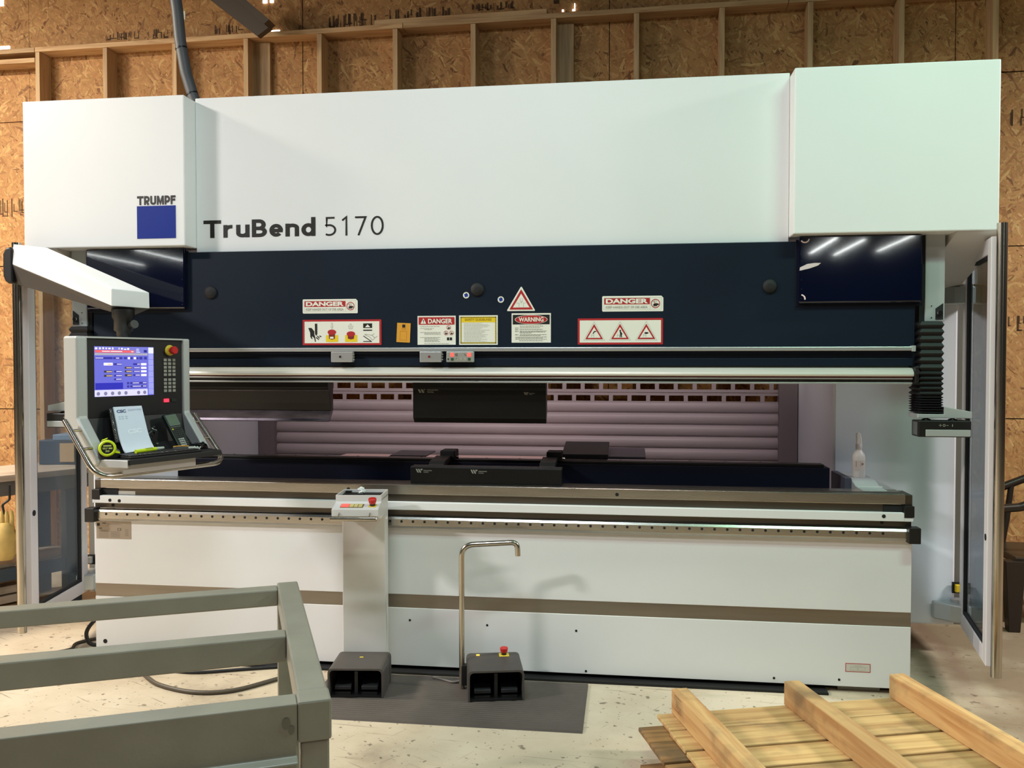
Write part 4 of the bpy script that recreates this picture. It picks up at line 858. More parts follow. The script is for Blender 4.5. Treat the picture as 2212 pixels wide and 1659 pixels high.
sr('field', lit('screen_navy', (44, 44, 140)), [(180, 435, 630, 495), (645, 435, 885, 495), (925, 435, 1005, 495), (1090, 435, 1160, 495), (1255, 435, 1320, 495), (1340, 425, 1425, 500), (1470, 425, 1550, 500), (1170, 600, 1360, 655), (1170, 700, 1360, 750), (1170, 795, 1360, 850), (1170, 895, 1360, 950), (660, 600, 870, 655), (660, 795, 870, 850), (660, 905, 870, 960), (660, 1005, 870, 1055), (1000, 1110, 1060, 1170), (1085, 1110, 1535, 1170), (1000, 1200, 1060, 1260), (1085, 1200, 1535, 1260)])
sr('message_field', lit('screen_deep', (36, 36, 158)), [(185, 1120, 895, 1290)])
sr('value_field', lit('screen_dark', (46, 44, 60)), [(405, 795, 620, 850), (405, 905, 620, 960), (945, 695, 1135, 750), (945, 795, 1135, 850), (945, 895, 1135, 955)])
sr('edit_field', lit('screen_cream', (226, 214, 214)), [(400, 590, 630, 660), (1385, 600, 1535, 660), (1385, 700, 1535, 755), (1385, 795, 1535, 850), (1385, 895, 1535, 955), (1030, 435, 1090, 495), (1190, 435, 1255, 495)])
sr('soft_key_bar', lit('screen_soft', (196, 190, 224)), [(165, 1305, 1560, 1478)])
for cx in (255, 440, 618, 793, 968, 1310, 1478): MB(KM).flat(circ(SX(cx), SZ(1400), .0085, 16), -.003).build('soft_key', lit('screen_key', (112, 110, 140)), scn)
sr('icons', lit('screen_white', (232, 232, 246)), [(185, 190, 240, 235), (285, 190, 330, 232), (370, 185, 410, 230), (450, 190, 485, 230), (520, 195, 580, 230), (620, 185, 650, 240), (790, 190, 810, 235), (850, 195, 900, 235), (930, 215, 990, 240), (1015, 195, 1065, 240), (1260, 215, 1330, 228), (1255, 255, 1335, 266), (1255, 295, 1360, 308), (360, 280, 560, 296), (580, 280, 880, 298), (1120, 280, 1180, 298)], -.0032)
sr('digits', lit('screen_tan', (190, 160, 140)), [(465, 812, 610, 838), (465, 922, 615, 948), (985, 710, 1125, 736), (985, 810, 1130, 836), (1010, 912, 1125, 938), (500, 618, 610, 640)], -.0032)
sr('digits', lit('screen_text', (190, 180, 214)), [(740, 615, 865, 640), (720, 810, 865, 835), (715, 920, 865, 945), (715, 1015, 860, 1040), (1280, 615, 1355, 640), (1190, 712, 1350, 735), (1190, 810, 1350, 835), (1230, 912, 1350, 938), (715, 452, 800, 478), (190, 452, 390, 476), (1150, 1125, 1325, 1150), (1430, 1125, 1525, 1150), (1150, 1215, 1375, 1240), (1430, 1215, 1525, 1240)], -.0032)
sr('maker_mark', lit('screen_mark', (30, 30, 120)), [(1465, 240, 1550, 310)], -.003)
# emergency stop on the panel
es = MB(KM).lathe([(.026, 0), (.026, .004), (.022, .008)], (.243, 0.0, .100), (0, -1, 0), 24).build('stop_collar', M_YEL, cp)
MB(KM).lathe([(.011, 0), (.011, .014), (.019, .018), (.020, .032), (.016, .038)], (.243, -.006, .100), (0, -1, 0), 24).build('stop_button', M_RED, es)
# keypad
M_KEY = mat('key_grey', (150, 148, 138), .5); key = None
for blk, n_ in ((.053, 5), (-.043, 4)):
    for r_ in range(n_):
        for c_ in range(3):
            loc = KM @ Vector((.216 + c_ * .0245, -.0005, blk - r_ * .0178))
            if key is None: key = bx('key', M_KEY, (-.0085, .0085, -.004, 0.0, -.0065, .0065), cp, 0.001); o = key
            else: o = dup(key, cp)
            o.location = loc; o.rotation_euler = (0, 0, KA)
            
bx('power_button', mat('red_glow', (255, 40, 60), .4, emit=2.5), (.207, .235, -.005, 0.0, -.152, -.135), cp, 0.002, M=KM)
bx('dark_button', mat('dark_green', (24, 36, 28), .5), (.250, .276, -.004, 0.0, -.150, -.136), cp, M=KM)

# ---- things lying on the pendant
k = thing('keyboard', 'low black computer keyboard on the pendant tray', 'keyboard')
kb = bx('keyboard_case', M_BLACK, (-.175, .20, -.285, -.165, -.376, -.366), k, 0.003, M=KM)
kc = None
for r_ in range(5):
    for c_ in range(16):
        loc = KM @ Vector((-.163 + c_ * .0225, -.272 + r_ * .0235, -.3655))
        if kc is None: kc = bx('key_cap', mat('key_black', (36, 35, 34), .45), (-.0095, .0095, -.0095, .0095, 0, .006), k, 0.0015); o = kc
        else: o = dup(kc, k)
        o.location = loc; o.rotation_euler = (0, 0, KA)
mb = MB(KM)
for c_ in (2, 3, 4, 7, 8, 10): mb.box(-.167 + c_ * .0225, -.160 + c_ * .0225, -.276, -.268, -.3595, -.3592)
mb.build('key_legends', M_PRG, k)
# spiral note pad leaning on the panel
t = thing('note_pad', 'white spiral note pad leaning against the black panel', 'notepad')
PAD0, PAD1 = (-.085, -.03, -.164), (-.125, -.155, -.362)
def padpt(a, b, lift=0.0):   # a 0..1 across, b 0..1 down, slight curl at the foot
    u = PAD0[0] + (PAD1[0] - PAD0[0]) * b + a * .145; d = PAD0[1] + (PAD1[1] - PAD0[1]) * b - .03 * max(0, b - .6) ** 2 * 4; v = PAD0[2] + (PAD1[2] - PAD0[2]) * b + .012 * a * b
    return (u, d - lift, v + lift * .5)
n_ = 10; vs = [padpt(a, b / n_, l) for l in (0, .006) for b in range(n_ + 1) for a in (0, 1)]
fs = [(2 * i, 2 * i + 1, 2 * i + 3, 2 * i + 2) for i in range(n_)]; o_ = 2 * (n_ + 1); fs += [(o_ + 2 * i + 2, o_ + 2 * i + 3, o_ + 2 * i + 1, o_ + 2 * i) for i in range(n_)]
fs += [(2 * i + 1, o_ + 2 * i + 1, o_ + 2 * i + 3, 2 * i + 3) for i in range(n_)] + [(2 * i, 2 * i + 2, o_ + 2 * i + 2, o_ + 2 * i) for i in range(n_)] + [(0, o_, o_ + 1, 1), (2 * n_, 2 * n_ + 1, o_ + 2 * n_ + 1, o_ + 2 * n_)]
MB(KM).add(vs, fs, False).build('sheets', mat('pad_paper', (214, 222, 232), .6), t)
def padtext(body, a0, a1, b0, b1, m, bold=.03):
    key_ = (body, bold, 1.0)
    if key_ not in TXT: TXT[key_] = text_mesh(body, bold, 1.0)
    vs, fs = TXT[key_]; xs = [v[0] for v in vs]; ys = [v[1] for v in vs]; x0, x1, z0, z1 = min(xs), max(xs), min(ys), max(ys)
    MB(KM).add([padpt(a0 + (v[0] - x0) / (x1 - x0) * (a1 - a0), b1 + (v[1] - z0) / (z1 - z0) * (b0 - b1), .0068) for v in vs], fs).build('lettering', m, t)
padtext('CSC', .08, .40, .07, .14, mat('pad_ink', (74, 90, 128), .5), .05); padtext('QUALITY STEEL', .48, .96, .07, .115, mat('pad_ink_pale', (158, 168, 190), .5), .0)
padtext('CSC', .30, .80, .52, .63, mat('pad_watermark', (232, 238, 246), .5), .06)
mb = MB(KM)
for k_ in range(2): 
    for a_ in (.10, .2, .34): mb.add([padpt(a_, .22 + k_ * .045, .0066), padpt(a_ + .07, .22 + k_ * .045, .0066), padpt(a_ + .07, .24 + k_ * .045, .0066), padpt(a_, .24 + k_ * .045, .0066)], [(0, 1, 2, 3)])
mb.build('faint_print', mat('pad_faint', (176, 188, 202), .5), t)
vs = [padpt(a, b, -.002) for b in (0.02, .75) for a in (-.13, 0.02)]; vs2 = [padpt(a, b, -.006) for b in (.02, .75) for a in (-.13, .02)]
MB(KM).add(vs + vs2, [(0, 1, 3, 2), (4, 6, 7, 5), (0, 2, 6, 4), (1, 5, 7, 3), (0, 4, 5, 1), (2, 3, 7, 6)]).build('back_cover', M_BLACK, t)
coil = []
for i in range(150):
    b = .04 + .70 * i / 150; a_ = i * 2 * PI / 6; p_ = Vector(padpt(-.11, b, .004)); coil.append(p_ + Vector((.0065 * math.cos(a_), -.006 * math.sin(a_), .003 * math.sin(a_))))
MB(KM).tube(coil, .0010, 5).build('wire_spiral', M_CHROME, t)
# tape measure
t = thing('tape_measure', 'lime and black tape measure beside the note pad', 'tape measure')
TM = KM @ Matrix.Translation((-.190, -.165, -.376)) @ Matrix.Rotation(math.radians(-38), 4, 'Z')
body = [(.030, 0), (.040, .012), (.038, .030), (.020, .045), (.012, .070), (-.010, .084), (-.034, .076), (-.046, .050), (-.044, .02), (-.036, 0)]
MB(TM).prism(body, -.030, .030, 'y').build('case', M_BLACK, t, 0.005, 3)
MB(TM).lathe([(.034, 0), (.036, .004), (.026, .006), (.025, .003)], (-.008, -.030, .046), (0, -1, 0), 30).build('lime_ring', M_LIME, t)
MB(TM).lathe([(.0245, 0), (.0245, .001)], (-.008, -.0325, .046), (0, -1, 0), 26).build('badge', M_BLACKM, t)
mb = MB(TM); text(mb, 'SELF', -.027, -.007, .042, .050, -.0340, .03); text(mb, '30', -.016, .000, .030, .038, -.0340, .03); mb.flat(rect(-.024, .008, .054, .060), -.0340); mb.flat(rect(-.003, .012, .043, .049), -.0340); mb.build('lettering', mat('tape_print', (196, 204, 110), .5), t)
MB(TM).prism([(-.046, .052), (-.032, .080), (-.010, .088), (-.010, .0845), (-.030, .077), (-.044, .050)], -.020, .020, 'y').build('lime_band', M_LIME, t)
MB(TM).prism([(.016, .026), (.042, .022), (.042, .028), (.020, .040)], -.033, -.0295, 'y').build('lime_tail', M_LIME, t)
MB(TM).box(.040, .046, -.012, .012, .004, .016).build('hook', M_CHROME, t)
# highlighter
t = thing('highlighter', 'yellow highlighter pen lying on the keyboard', 'pen')
MB(KM).tube([(-.112, -.232, -.351), (.0, -.218, -.349)], [.0085, .0085], 16).build('barrel', M_LIME, t)
MB(KM).tube([(.0, -.218, -.349), (.045, -.212, -.3485)], [.0078, .0060], 16).build('cap', mat('clear_cap', (190, 196, 186), .15), t)
MB(KM).tube([(-.06, -.2256, -.3488), (-.02, -.2206, -.3482)], .0081, 14).build('print_band', mat('olive_band', (150, 160, 20), .5), t)
# calculator
t = thing('calculator', 'dark graphing calculator standing against the panel', 'calculator')
c0, c1 = Vector((.148, -.055, -.215)), Vector((.205, -.135, -.366))
CX = Vector((.075, .012, .004)).normalized(); CYv = (c1 - c0).normalized(); CN = CX.cross(CYv).normalized(); CN = CN if CN.y < 0 else -CN
CYv = CN.cross(CX).normalized(); CYv = CYv if CYv.z < 0 else -CYv
CM = KM @ Matrix(((CX.x, CN.x, CYv.x, c0.x), (CX.y, CN.y, CYv.y, c0.y), (CX.z, CN.z, CYv.z, c0.z), (0, 0, 0, 1)))   # x across, y out of the face, z down
def cb_(name, m, x0, x1, z0, z1, y0=.018, y1=.0205, bev=0.0): return bx(name, m, (x0, x1, y0, y1, z0, z1), t, bev, M=CM)
MB(CM).prism([(.004, 0), (.076, 0), (.080, .01), (.078, .165), (.066, .182), (.014, .182), (.002, .165), (0, .01)], 0.0, .018, 'y').build('case', mat('calc_case', (30, 38, 34), .4), t, 0.003)
cb_('display_frame', mat('calc_frame', (98, 112, 100), .4), .006, .074, .008, .066); cb_('display', mat('calc_lcd', (92, 110, 92), .2), .011, .069, .014, .058, .0205, .021)
for i in range(5): cb_('key', M_KEY, .010 + i * .0125, .018 + i * .0125, .071, .0735)
for r_ in range(5):
    for i in range(5):
        cb_('key', M_YEL if (r_ == 0 and i == 0) else mat('calc_key', (54, 58, 54), .5), .009 + i * .0128, .018 + i * .0128, .081 + r_ * .0105, .0865 + r_ * .0105)
for r_ in range(4):
    for i in range(4): cb_('number_key', mat('calc_key_white', (168, 172, 164), .5) if i < 3 else MATS['calc_key'], .018 + i * .0128, .028 + i * .0128, .1345 + r_ * .0105, .1415 + r_ * .0105)
# utility knife and mouse
t = thing('utility_knife', 'small utility knife with pale grey nose on the tray edge', 'knife')
MB(KM).tube([(.105, -.195, -.362), (.118, -.203, -.362), (.145, -.218, -.362), (.165, -.229, -.363)], [.008, .0125, .013, .012], 14).build('grip', mat('knife_black', (44, 40, 36), .5), t)
MB(KM).tube([(.165, -.229, -.363), (.185, -.240, -.364), (.205, -.251, -.365), (.212, -.255, -.365)], [.0125, .0125, .010, .004], 14).build('nose', mat('knife_grey', (176, 174, 164), .35), t)
MB(KM).tube([(.110, -.194, -.352), (.14, -.211, -.350), (.168, -.227, -.352)], .005, 8).build('slider', mat('knife_orange', (206, 146, 44), .4), t)
t = thing('computer_mouse', 'glossy black computer mouse on the tray corner', 'mouse')
MM = KM @ Matrix.Translation((.285, -.155, -.376))
vs = []; fs = []; nu, nv = 16, 8
for j in range(nv + 1):
    for i in range(nu):
        a_ = 2 * PI * i / nu; e_ = PI / 2 * j / nv; vs.append((.052 * math.cos(a_) * math.cos(e_) ** .7, .030 * math.sin(a_) * math.cos(e_) ** .7, .030 * math.sin(e_)))
for j in range(nv):
    for i in range(nu): fs.append((j * nu + i, j * nu + (i + 1) % nu, (j + 1) * nu + (i + 1) % nu, (j + 1) * nu + i))
fs.append(tuple(range(nu - 1, -1, -1)))
MB(MM).add(vs, fs, True).build('shell', mat('gloss_black', (10, 10, 10), .12), t)
MB(MM).lathe([(.006, -.004), (.006, .004)], (.025, 0, .026), (0, 1, 0), 14).build('scroll_wheel', M_RUBBER, t)
# tangle of small parts in the bay
t = thing('wire_scraps', 'little heap of wire and foil scraps in the dark bay', 'scraps')
for i in range(9):
    u = .085 + random.uniform(-.03, .04); v = -.30 + random.uniform(-.05, .04)
    pts = [(u + random.uniform(-.02, .02), -.055 + random.uniform(-.012, .01), v + random.uniform(-.018, .018)) for _ in range(4)]
    MB(KM).tube(fillet(pts, .01, 4), .0016, 6).build('wire', M_CHROME if i % 2 else M_BLACK, t)
MB(KM).prism([(.055, -.365), (.13, -.365), (.135, -.285), (.10, -.275), (.06, -.30)], -.060, -.040, 'y').build('black_pouch', M_BLACK, t, 0.006)

# ================================================================== PEDAL CONSOLE
pc = thing('pedal_console', 'white pillar console with tray, red stop button and foot pedals at its base', 'console', (-0.55, -0.17, 0.0), math.radians(6.5))
def pedal_box(par, w2, y0, y1, z0, h):
    # open-fronted cast housing with two treadles
    r = .02; wall_ = .009
    out = [(-w2, z0), (-w2, z0 + h - r)] + [(-w2 + r - r * math.cos(a), z0 + h - r + r * math.sin(a)) for a in (PI / 6, PI / 3, PI / 2)] + [(w2 - r + r * math.sin(a), z0 + h - r + r * math.cos(a)) for a in (0, PI / 6, PI / 3)] + [(w2, z0 + h - r), (w2, z0)]
    inn = [(x * (w2 - wall_) / w2, z0 + (z - z0) * (h - wall_) / h) for x, z in out]
    n_ = len(out); vs = [(x, y0, z) for x, z in out] + [(x, y1, z) for x, z in out] + [(x, y0, z) for x, z in inn] + [(x, y1 - .01, z) for x, z in inn]
    fs = []
    for i in range(n_ - 1):
        fs += [(i, i + 1, n_ + i + 1, n_ + i), (2 * n_ + i + 1, 2 * n_ + i, 3 * n_ + i, 3 * n_ + i + 1), (i + 1, i, 2 * n_ + i, 2 * n_ + i + 1)]
    fs += [tuple(range(n_, 2 * n_)), tuple(range(3 * n_, 4 * n_))]
    MB().add(vs, fs).build('pedal_housing', M_DARKGREY, par)
    bx('floor_plate', M_BLACK, (-w2 + .003, w2 - .003, y0 + .004, y1 - .012, z0, z0 + .008), par)
    for cx in (-w2 * .48, w2 * .48):
        MB().prism([(y0 + .02, z0 + .030), (y0 + .02, z0 + .048), (y1 - .03, z0 + .09), (y1 - .03, z0 + .07)], cx - w2 * .30, cx + w2 * .30, 'x').build('treadle', M_RUBBER, par, .003)
        MB().box(cx - w2 * .28, cx + w2 * .28, y0 + .018, y0 + .03, z0 + .008, z0 + .02).build('treadle_stop', M_BLACK, par)
    MB().box(-.008, .008, y0 + .02, y1 - .02, z0 + .008, z0 + h - .02).build('divider', M_BLACK, par)
pedal_box(pc, .134, -.245, -.004, .013, .140)
bx('warning_tag', M_YEL, (-.010, .008, -.09, -.08, .153, .1545), pc)
bx('column', M_GREYW, (-.112, .106, -.002, .085, .013, .90), pc, .004)
MB().prism([(-.24, .885), (-.24, .918), (-.148, .940), (-.148, .972), (-.142, .972), (-.142, .952), (.046, .952), (.046, .972), (.052, .972), (.052, .93), (.03, .86), (-.18, .86)], -.112, .112, 'x').build('console_head', M_GREYW, pc, .002)
for x_ in (-.112, .106): bx('tray_rim', M_GREYW, (x_, x_ + .006, -.145, .05, .945, .972), pc)
bx('tray_liner', M_BLACKM, (-.105, .105, -.140, .044, .953, .957), pc)
bx('tray_clip', M_BLACK, (-.10, -.07, .02, .04, .957, .967), pc)
sl_ = math.atan2(.022, .092)
PM = Matrix.Translation((0, -.24, .918)) @ Matrix.Rotation(sl_, 4, 'X')
ks = bx('key_strip', mat('strip_dark', (120, 104, 60), .5), (-.076, .034, .020, .062, 0, .002), pc, M=PM)
bx('red_key', mat('red_key_lit', (240, 92, 84), .4, emit=.6), (-.074, -.034, .022, .060, .002, .0045), pc, .001, M=PM)
for i in range(3): bx('cream_key', mat('cream_key', (204, 184, 122), .45), (-.032 + i * .0215, -.013 + i * .0215, .022, .060, .002, .0045), pc, .001, M=PM)
def stop_button(par, c, base=True, M=None):
    b = MB(M).lathe([(.013, 0), (.013, .014)], c, (0, 0, 1), 20).build('stop_stem', mat('stem_dark', (44, 30, 10), .5), par)
    MB(M).lathe([(.015, .012), (.017, .016), (.020, .030), (.0185, .036), (.012, .038)], c, (0, 0, 1), 24).build('stop_cap', M_RED, b)
bx('stop_base', M_YEL, (.060, .096, .026, .062, 0, .002), pc, M=PM); stop_button(pc, (.078, .044, .002), M=PM)
MB().tube([(-.110, -.272, .878), (.108, -.272, .878)], .0115, 16).build('pull_bar', M_STAIN, pc)
for x_ in (-.075, .072): MB().tube([(x_, -.272, .878), (x_, -.238, .900)], .004, 8).build('bar_post', M_STAIN, pc)
# crumpled paper on the tray
me = bmesh.new(); bmesh.ops.create_icosphere(me, subdivisions=3, radius=.016)
for v in me.verts: v.co *= random.uniform(.62, 1.25); v.co.z *= .85
m_ = bpy.data.meshes.new('crumpled_paper'); me.to_mesh(m_); me.free(); m_.materials.append(mat('paper_white', (238, 238, 236), .6))
o = bpy.data.objects.new('crumpled_paper', m_); COL.objects.link(o); o.location = (-0.562, -0.185, 0.975); o.scale = (1.2, 1.2, 1.2); tag(o, 'crumpled scrap of white paper on the pillar console tray', 'paper')

# ================================================================== LOOSE FOOT PEDAL WITH CARRYING TUBE
fp = thing('foot_pedal', 'dark foot pedal box with bent steel carrying tube and red stop button', 'foot pedal', (0.125, -0.24, 0.0), math.radians(12.5))
pedal_box(fp, .134, -.13, .125, .013, .146)
bx('indicator_lamp', mat('amber_lamp', (255, 196, 70), .4, emit=1.6), (-.085, -.068, .085, .098, .159, .162), fp, .001)
bx('stop_base', M_YEL, (.028, .078, .06, .108, .159, .162), fp, .001); stop_button(fp, (.053, .084, .162))
hk = fillet([(-.158, .050, .013), (-.158, .050, .722), (.115, .03, .735), (.118, .03, .668)], .065, 8)
MB().tube(hk, .0135, 18).build('carrying_tube', M_STAIN, fp)
bx('tube_clamp', M_BLACK, (-.160, -.132, .03, .07, .03, .13), fp, .003)
MB().tube(fillet([(-.13, .12, .03), (-.20, .12, .016), (-.26, .17, .016), (-.30, .20, .016)], .05, 5), .006, 10).build('cable', mat('cable_grey', (96, 92, 86), .5), fp)
# floor mat with ribs
prof_ = [(-.64, 0.0)]; y_ = -.64
prof_ += [(-.635, .009), (-.60, .012)]
for i in range(22):
    a_ = -.59 + i * .0225; prof_ += [(a_, .0100), (a_ + .003, .0118), (a_ + .016, .0118), (a_ + .019, .0100)]
prof_ += [(-.085, .012), (-.08, 0.0)]
mt = MB().prism(prof_, -.74, .575, 'x').build('floor_mat', M_MAT); tag(mt, 'dark ribbed rubber anti-fatigue mat under the foot pedals', 'mat')

# ================================================================== STEEL FRAME TABLE, FOREGROUND LEFT
tb = thing('steel_frame_table', 'grey green welded steel table frame in the left foreground', 'table frame', (-0.461, -1.285, 0.0), math.radians(25.4))
bx('end_beam', M_TABLE, (-.075, 0, -1.105, 0, .725, .80), tb, .006)
bx('corner_cap', M_TABLE, (-.078, .003, -1.186, -1.105, .700, .801), tb, .006)
bx('cross_rail', M_TABLE, (-2.0, -.0755, -.0945, -.0235, .737, .797), tb, .005)
bx('cross_rail', M_TABLE, (-2.0, -.0755, -.647, -.575, .717, .797), tb, .005)
MB().prism([(-1.184, .797), (-1.115, .797), (-1.115, .66), (-1.184, .66), (-1.205, .655), (-1.205, .662), (-1.184, .670)], -2.0, -.0785, 'x').build('cross_rail', M_TABLE, tb, .003)
bx('end_beam', M_TABLE, (-2.075, -2.001, -1.184, 0, .725, .80), tb, .006)
for a_, b_ in ((-.075, -.08), (-2.075, -.08)): bx('leg', M_TABLE, (a_, a_ + .075, b_, b_ + .076, 0.0, .725), tb, .005)
for a_ in (-.070, -2.07): bx('leg', M_TABLE, (a_, a_ + .068, -1.178, -1.110, 0.0, .700), tb, .005)
bx('gusset', M_TABLE, (-.125, -.079, -1.180, -1.12, .50, .648), tb, .003)
MB().tube([(-.135, -1.15, .66), (-.135, -1.15, .60)], .007, 10).build('bolt', M_BLACKM, tb)
mb = MB(); 
for cx, cz, r_ in ((-.105, .752, .010), (-.093, .735, .0075)): mb.add([(cx + r_ * math.cos(a), -1.1865, cz + 1.4 * r_ * math.sin(a)) for a in [2 * PI * i / 18 for i in range(18)]], [tuple(range(18))])
mb.build('paint_smudge', mat('smudge', (98, 96, 84), .6), tb)

# ================================================================== PALLETS, FOREGROUND RIGHT
PR = math.radians(17.3)
M_PW = mat_wood('pallet_fresh', (200, 166, 112), (166, 126, 78), 'x', .8, .55, PR); M_PS = mat_wood('pallet_stringer', (204, 166, 112), (176, 126, 76), 'y', .8, .6, PR)
M_PD = mat_wood('pallet_dark', (146, 108, 64), (92, 66, 38), 'x', .8, .9, PR)
up_ = thing('wooden_pallet', 'fresh pine pallet lying upside down, its three stringers upward', 'pallet', (0.948, -0.788, 0.0), PR)
for x_ in (0.0, .498, .985):
    bx('stringer', M_PS, (x_, x_ + .068, -1.22, 0.0, .1745, .275), up_, .004)
yy = -.004
for w_, gp in ((.158, .006), (.165, .018), (.150, .016), (.14, .02), (.15, .012), (.145, .02), (.16, .01)):
    bx('deck_board', M_PW, (-.068 + random.uniform(-.006, .006), 1.11 + random.uniform(-.01, .01), yy - w_, yy, .1565, .174), up_, .004); yy -= w_ + gp
mb = MB()
for i, (a_, b_) in enumerate(((-.06, .235), (-.075, .235), (-.09, .228), (-.105, .23))):
    mb.add([(-.0006, a_, b_ - .018), (-.0006, a_ - .002, b_ - .018), (-.0006, a_ - .002, b_ + .006), (-.0006, a_, b_ + .006)], [(0, 1, 2, 3)])
for a0, b0, a1, b1 in ((-.04, .262, -.115, .262), (-.04, .206, -.115, .206)): mb.add([(-.0006, a0, b0), (-.0006, a1, b0), (-.0006, a1, b0 + .002), (-.0006, a0, b0 + .002)], [(0, 1, 2, 3)])
mb.build('heat_stamp', mat('stamp_brown', (92, 56, 24), .7), up_)
lo_ = thing('wooden_pallet', 'weathered pallet with stained board ends at the bottom of the stack', 'pallet', (0.948, -0.788, 0.0), PR)
yy = -.07
for w_, gp in ((.142, .003), (.160, .020), (.14, .016), (.14, .02), (.15, .012), (.145, .02), (.14, .01)):
    bx('deck_board', M_PD, (-.168 + random.uniform(-.004, .004), 1.02, yy - w_, yy, .138, .1555), lo_, .004); yy -= w_ + gp
for x_ in (-.05, .42, .93): bx('stringer', M_PD, (x_, x_ + .04, -1.27, -.07, .018, .138), lo_, .003)
for y_ in (-.10, -.62, -1.15): bx('bottom_board', M_PD, (-.166, 1.02, y_ - .10, y_, 0.0, .018), lo_, .003)

# ================================================================== SMALL THINGS AT THE MACHINE
t = thing('spray_bottle', 'white spray bottle standing inside the machine, right end', 'bottle', (1.985, 0.40, 1.012))
MB().lathe([(.030, 0), (.032, .004), (.032, .105), (.030, .118), (.018, .137), (.015, .142), (.015, .150)], (0, 0, 0), (0, 0, 1), 24).build('bottle_body', mat('bottle_white', (224, 220, 214), .4), t)
MB().lathe([(.017, .148), (.017, .172), (.012, .176)], (0, 0, 0), (0, 0, 1), 20).build('collar', mat('bottle_grey', (206, 202, 200), .4), t)
MB().prism([(-.014, .174), (.014, .174), (.013, .200), (.006, .232), (-.010, .236), (-.016, .222), (-.012, .205)], -.011, .011, 'y').build('spray_head', mat('bottle_head', (232, 230, 226), .35), t, .004, 3)
lab = MB(); n_ = 14; R_ = .0323
vs = [(R_ * math.sin(-1.2 + 2.4 * i / n_), -R_ * math.cos(-1.2 + 2.4 * i / n_), z) for z in (.035, .09) for i in range(n_ + 1)]
lab.add(vs, [(i, i + 1, n_ + 2 + i, n_ + 1 + i) for i in range(n_)], True).build('paper_label', mat('bottle_label', (214, 204, 196), .5), t)
mb = MB()
for i in range(5): mb.add([(-.022, -.0262 + .0, .084 - i * .006), (.004, -.0328, .084 - i * .006), (.004, -.0328, .081 - i * .006), (-.022, -.0262, .081 - i * .006)], [(0, 1, 2, 3)])
mb.add([(.012, -.0315, .078), (.019, -.0285, .071), (.012, -.0315, .064), (.005, -.034, .071)], [(0, 1, 2, 3)]); mb.build('label_print', mat('label_ink', (150, 120, 110), .5), t)
MB().prism([(0.10, 0.90), (0.10, .985), (0.22, .985), (0.32, 1.012), (0.62, 1.012), (0.62, .90)], 1.925, 2.045, 'x').build('sensor_support', M_ALUP, pb, .004)
bx('support_end', M_SILV, (1.925, 2.05, 0.19, 0.20, 0.93, 0.992), pb, .005)
for x_ in (1.948, 2.026): MB().lathe([(.008, 0), (.008, .003)], (x_, 0.19, .975), (0, -1, 0), 14).build('support_screw', M_STEELD, pb)
MB().lathe([(.030, 0), (.030, .002)], (1.988, 0.1895, .950), (0, -1, 0), 24).build('support_bore', M_BLACKM, pb)
bx('support_block', mat('block_slate', (66, 66, 78), .5), (1.89, 1.924, 0.30, 0.60, 0.90, 1.018), pb, .003)
# cables on the floor
def cable(pts, r, label, m=None):
    o = MB().tube(smooth(pts), r, 10).build('floor_cable', m or mat('cable_brown', (74, 64, 50), .5)); tag(o, label, 'cable'); return o
cable([(-1.95, -.10, .011), (-1.75, -.215, .011), (-1.56, -.37, .011), (-1.33, -.445, .011), (-1.15, -.40, .011), (-1.0, -.23, .011), (-.85, -.03, .011)], .0105, 'thick brown cable looping on the floor behind the table frame')
cable([(-1.75, -.14, .009), (-1.6, -.18, .009), (-1.44, -.185, .009), (-1.24, -.115, .009), (-1.0, -.03, .009)], .008, 'thin dark cable close along the base of the machine', M_BLACK)
cable([(-2.19, .20, .20), (-2.23, .12, .15), (-2.26, .10, .09), (-2.235, .10, .03), (-2.19, .16, .012), (-2.15, .25, .012)], .011, 'dark hose curling out beside the left end of the base', M_BLACK)
cable([(-2.40, -.02, .009), (-2.33, .06, .009), (-2.36, .16, .009), (-2.28, .26, .012), (-2.19, .30, .02)], .009, 'dark cable on the floor at the left door')

# ================================================================== BACKGROUND AT BOTH SIDES
wb = thing('workbench', 'worn workbench with blue steel leg seen through the left door', 'workbench', (-3.14, 0.555, 0.0), math.radians(61))
M_BW = mat_wood('bench_wood', (196, 178, 160), (160, 140, 122), 'x', .7, .4, math.radians(61)); M_BB = mat('bench_blue', (62, 76, 92), .5, vary=.15, scale=6)
for i in range(3): bx('top_plank', M_BW, (-.75, .72, .003 + i * .19, .188 + i * .19, .865, .905), wb, .004)
bx('apron', mat('bench_apron', (104, 100, 94), .6, vary=.2, scale=5), (-.74, .70, .03, .06, .77, .864), wb, .003); bx('apron', MATS['bench_apron'], (-.74, .70, .51, .54, .77, .864), wb, .003)
for a_ in (-.70, .42):
    for b_ in (.03, .46): bx('leg', M_BB, (a_, a_ + .10, b_, b_ + .08, 0.0, .77), wb, .004)
for b_ in (.05, .48): bx('stretcher', M_BB, (-.70, .52, b_, b_ + .05, .22, .30), wb, .003)
bx('lower_shelf', M_BW, (-.72, .54, .10, .46, .30, .32), wb)
t = thing('blue_tool_box', 'blue grey steel box with torn cardboard on the workbench', 'box', (-3.17, 1.27, 0.906), math.radians(8))
bx('box_body', M_BB, (-.15, .14, -.12, .12, 0, .17), t, .005); bx('box_lid', mat('box_lid', (122, 146, 172), .45), (-.05, .145, -.125, .125, .171, .21), t, .004); bx('paper_sheet', mat('card_tan', (190, 160, 120), .7), (.0, .10, -.128, -.1215, .02, .15), t)
t = thing('work_gloves', 'tan leather work gloves hanging from a hook at the bench', 'gloves', (-3.05, 0.47, 0.0), math.radians(30))
MG = mat('glove_tan', (200, 168, 96), .7, vary=.2, scale=12, bump=.3)
